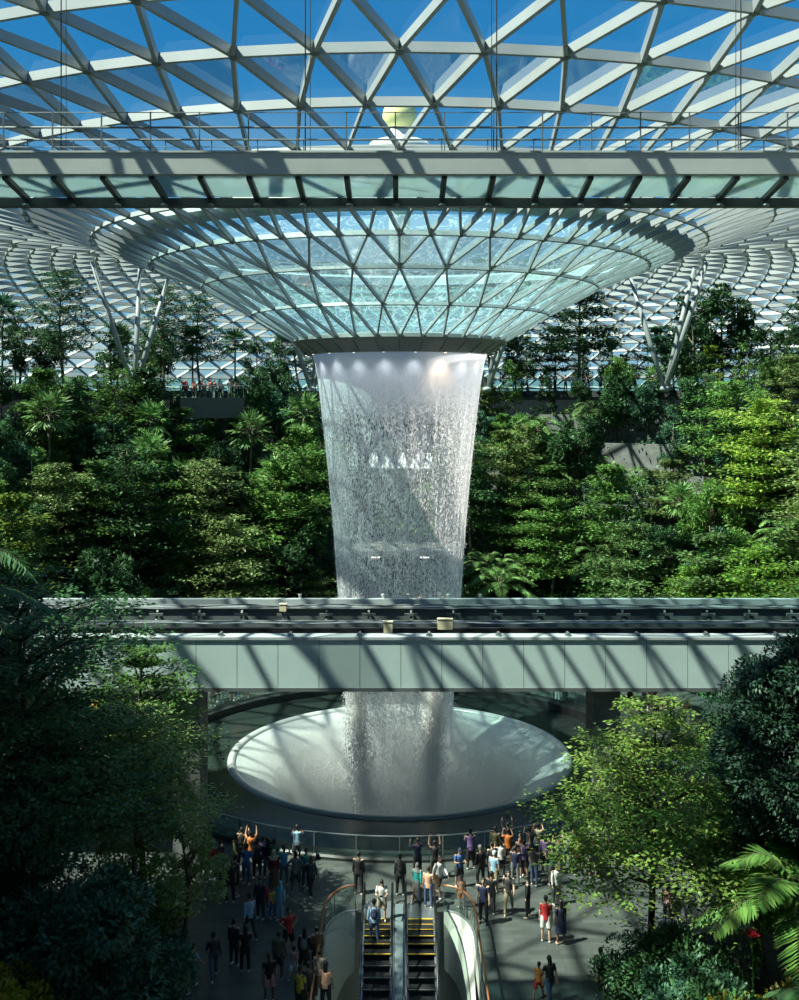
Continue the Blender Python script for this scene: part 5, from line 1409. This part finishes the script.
L2 = [
 (70,296,0,'stand','shirt','dark grey','trousers','black','short','at the head of the right escalator',{'bag':'backpack','bagc':'black'}),
 (130,232,-20,'photo','shirt','navy','trousers','black','short','behind the teal dress at centre',{}),
 (128,318,20,'walk','shirt','teal','long_skirt','grey','headscarf','pale headscarf, between the escalator heads',{'hc':'grey','h':1.6}),
 (168,338,15,'stand','tee','peach','trousers','denim','bun','right at the escalator top',{'h':1.64,'hm':1}),
 (205,300,150,'walk','shirt','white','shorts','brown','short','coming round the right balustrade curve',{'h':1.74}),
 (190,240,0,'raise','tee','black','trousers','dark grey','short','filming behind the centre group',{}),
 (275,268,160,'phone','tee','blue','shorts','dark grey','cap','looking down right of the escalators',{'hc':'navy'}),
 (283,340,180,'stand','tee','peach','shorts','orange','short','behind the right balustrade glass',{'h':1.3}),
 (315,204,0,'lean','tee','purple','trousers','black','short','leaning on the rail right of centre',{}),
 (400,190,10,'stand','shirt','olive','trousers','black','short','at the rail behind the orange back',{}),
 (390,250,-20,'relax','tee','dark grey','trousers','denim','bun','between the rail and the blue shirt',{}),
 (445,196,0,'photo','tee','orange','trousers','brown','short','with rust-coloured back near the rail',{}),
 (444,172,0,'raise','shirt','black','trousers','black','short','arms raised at the rail right of centre',{}),
 (488,226,200,'stand','tee','brown','trousers','black','short','in the crowd right of the orange back',{}),
 (520,190,0,'photo','shirt','dark grey','trousers','navy','short','at the right pool rail',{}),
 (548,176,10,'photo','tee','beige','trousers','denim','short','pale figure at the right pool rail',{}),
 (350,262,-30,'relax','shirt','black','trousers','dark grey','cap','left of the light blue shirt at right',{'hc':'grey'}),
 (396,282,30,'stand','tee','light blue','trousers','khaki','cap','in the right crowd behind the dark couple',{'hc':'white'}),
 (360,396,-160,'stand','tee','navy','trousers','black','short','back turned beside the right balustrade',{'h':1.80,'shoec':'black'}),
 (386,362,20,'relax','tee','dark grey','trousers','dark grey','short','next to the tall navy figure',{}),
 (447,358,190,'walk','tee','dark grey','trousers','khaki','short','facing us in the sunny patch at right',{'h':1.76,'shoec':'beige'}),
 (513,374,-80,'stand','shirt','black','trousers','black','long','long-haired and sunlit right of centre',{'h':1.66,'bag':'bag','bagc':'white','shoec':'beige'}),
 (576,458,10,'stand','tee','red','shorts','white','short','back turned near the right tree',{'h':1.74}),
 (628,466,-20,'stand','tee','navy','skirt','navy','long','right of the red t-shirt',{'h':1.66,'shoec':'peach'}),
 (551,656,30,'walk','tee','orange','shorts','red','short','hand in hand at the bottom right',{'h':1.28,'shoec':'red'}),
 (590,672,-20,'walk','tee','black','trousers','denim','long','leading the child in orange',{'h':1.64}),
 (575,218,10,'stand','shirt','purple','trousers','black','long','in the right crowd near the rail',{}),
 (600,262,-20,'phone','tee','green','shorts','grey','short','in the right crowd left of the tree',{}),
 (620,222,0,'photo','tee','grey','trousers','dark grey','short','far right of the rail crowd',{}),
 (652,206,10,'raise','tee','white','trousers','denim','bun','filming at the rail under the right tree',{}),
 (690,230,-10,'stand','shirt','maroon','trousers','black','short','under the leaves of the right tree',{}),
 (740,238,0,'photo','tee','navy','shorts','khaki','short','right end of the rail crowd',{}),
 (612,330,160,'relax','shirt','white','trousers','grey','short','pale figure behind the red t-shirt',{}),
 (766,650,20,'stand','tee','brown','shorts','khaki','short','partly behind leaves at lower right',{'bag':'backpack','bagc':'black'}),
 (536,262,40,'stand','tee','dark grey','trousers','denim','short','behind the long-haired sunlit figure',{}),
 (470,262,20,'photo','shirt','navy','trousers','grey','bun','centre of the right crowd',{}),
 (500,238,10,'raise','tee','purple','shorts','black','short','second row of the right crowd',{}),
 (420,232,-10,'photo','tee','white','trousers','black','short','small pale figure left of the orange back',{'h':1.55}),
]
for zx, zy, fc, po, tp, tcc, bt, bc, hr, w, k in L2:
    k = dict(k); k.setdefault('skin', (int(zx)*5) % 3)
    fgp(380 + zx/S_, 810 + zy/S_, fc, po, tp, tcc, bt, bc, hr, w, **k)
# people seen between the leaves at right
for px, py, fc, po, tp, tcc, bt, bc, hr, w, k in [
 (668,926,10,'stand','tee','pink','trousers','denim','long','seen past the trunk of the bright tree',{}),
 (674,934,190,'relax','shirt','beige','trousers','grey','long','beside the pink figure past the trunk',{}),
 (692,872,-20,'walk','tee','blue','shorts','navy','short','glimpsed through leaves at right',{}),
 (720,838,0,'stand','tee','orange','trousers','black','short','glimpsed above the arching palm',{}),
 (686,924,90,'relax','tee','white','shorts','white','short','pale child between trunk and palm',{'h':1.2}),
 (650,850,30,'relax','shirt','olive','trousers','black','short','behind the crown of the bright tree',{})]:
    k = dict(k); p = at(px, py)
    fgp(px, py, fc, po, tp, tcc, bt, bc, hr, w, **k)
# the two riders of the left escalator
person(Vector((ES[0]-.12, 42.0, -.02)), 0, 'stand', 'shirt', 'light blue', 'trousers', 'denim', 'short', 'rider in light blue shirt with backpack, lower on the left escalator', 1, 'backpack', 'navy', 'white', 1.70)
person(Vector((ES[0]+.22, 42.75, 0.01)), 180, 'phone', 'tee', 'white', 'shorts', 'khaki', 'long', 'rider in white top and khaki shorts at the left escalator top', 0, None, 'black', 'beige', 1.66)
ppl[-2].location = (ES[0]-.12, 41.42, -.37)
ppl[-1].location = (ES[0]+.16, 42.46, 0.0)
# crowds further off, too small to show their parts at full size
def crowd(n, where, posf, group, seed, faces=180, colours=None):
    rr = random.Random(seed); got = []
    cols = colours or list(PC)
    for i in range(n):
        got.append((posf(i, rr), rr.choice(cols), rr.choice(['trousers', 'shorts', 'skirt', 'trousers']), rr.choice(['denim', 'black', 'khaki', 'navy', 'white', 'grey'])))
    got.sort(key=lambda g: pix(*g[0])[0])
    cnt = {}; tot = {}
    for g in got: tot[(g[1], g[2], g[3])] = tot.get((g[1], g[2], g[3]), 0) + 1
    for g in got:
        key = (g[1], g[2], g[3]); cnt[key] = cnt.get(key, 0) + 1
        lab = 'visitor in %s top and %s %s %s' % (g[1], g[3], BN[g[2]], where)
        if tot[key] > 1: lab += ', %s from left' % ORD[cnt[key]-1]
        person(Vector(g[0]), faces + rr.uniform(-60, 60), rr.choice(['stand', 'relax', 'photo', 'phone', 'walk', 'hips', 'raise']), rr.choice(['tee', 'shirt']), g[1], g[2], g[3],
               rr.choice(['short', 'long', 'bun', 'short', 'cap']), lab, rr.randrange(3), rr.choice([None, None, 'backpack']), rr.choice(['red', 'black', 'grey']), 'white', rr.uniform(1.5, 1.8), group, small=True)
BRT = ['white', 'red', 'yellow', 'light blue', 'pink', 'orange', 'white', 'navy', 'green', 'beige', 'black', 'grey', 'peach']
def ringpos(a0, a1, r0, r1, n):
    def f(i, rr):
        a = math.radians(a0 + (a1-a0)*(i+.5+rr.uniform(-.35, .35))/n); r = rr.uniform(r0, r1); return (r*math.sin(a), D+r*math.cos(a), 0.0)
    return f
crowd(30, 'behind pool at right', ringpos(40, 96, 15.5, 20.5, 30), 'visitors behind the pool on the right', 1, colours=BRT)
crowd(26, 'behind pool at left', ringpos(-94, -42, 15.5, 20.5, 26), 'visitors behind the pool on the left', 2, colours=BRT)
def galp(i, rr): return (-3.6 + 8.3*(i+.5+rr.uniform(-.3, .3))/20, D+21.8+rr.uniform(.25, .6) + (i % 2)*.7, 3.6)
crowd(20, 'in gallery behind waterfall', galp, 'visitors in the gallery', 3, colours=['red', 'orange', 'white', 'peach', 'light blue', 'yellow', 'black', 'white'])
def balp(i, rr):
    v = Matrix.Rotation(math.radians(26), 3, 'Z') @ Vector((-3.0 + 5.3*(i+.5+rr.uniform(-.2, .2))/13, -.1 + (i % 2)*.75, 0)); return (-16.6+v.x, D+33.6+v.y, 20.8)
crowd(13, 'on the left balcony', balp, 'visitors on the left balcony', 4, colours=BRT)
crowd(22, 'at right deck rail', lambda i, rr: (lambda a: (45.8*math.sin(a), D+45.8*math.cos(a), 21.5))(math.radians(17 + 32*(i+.5+rr.uniform(-.3, .3))/22)), 'visitors at the top deck rail', 5, colours=['red', 'orange', 'brown', 'white', 'peach', 'black', 'grey'])
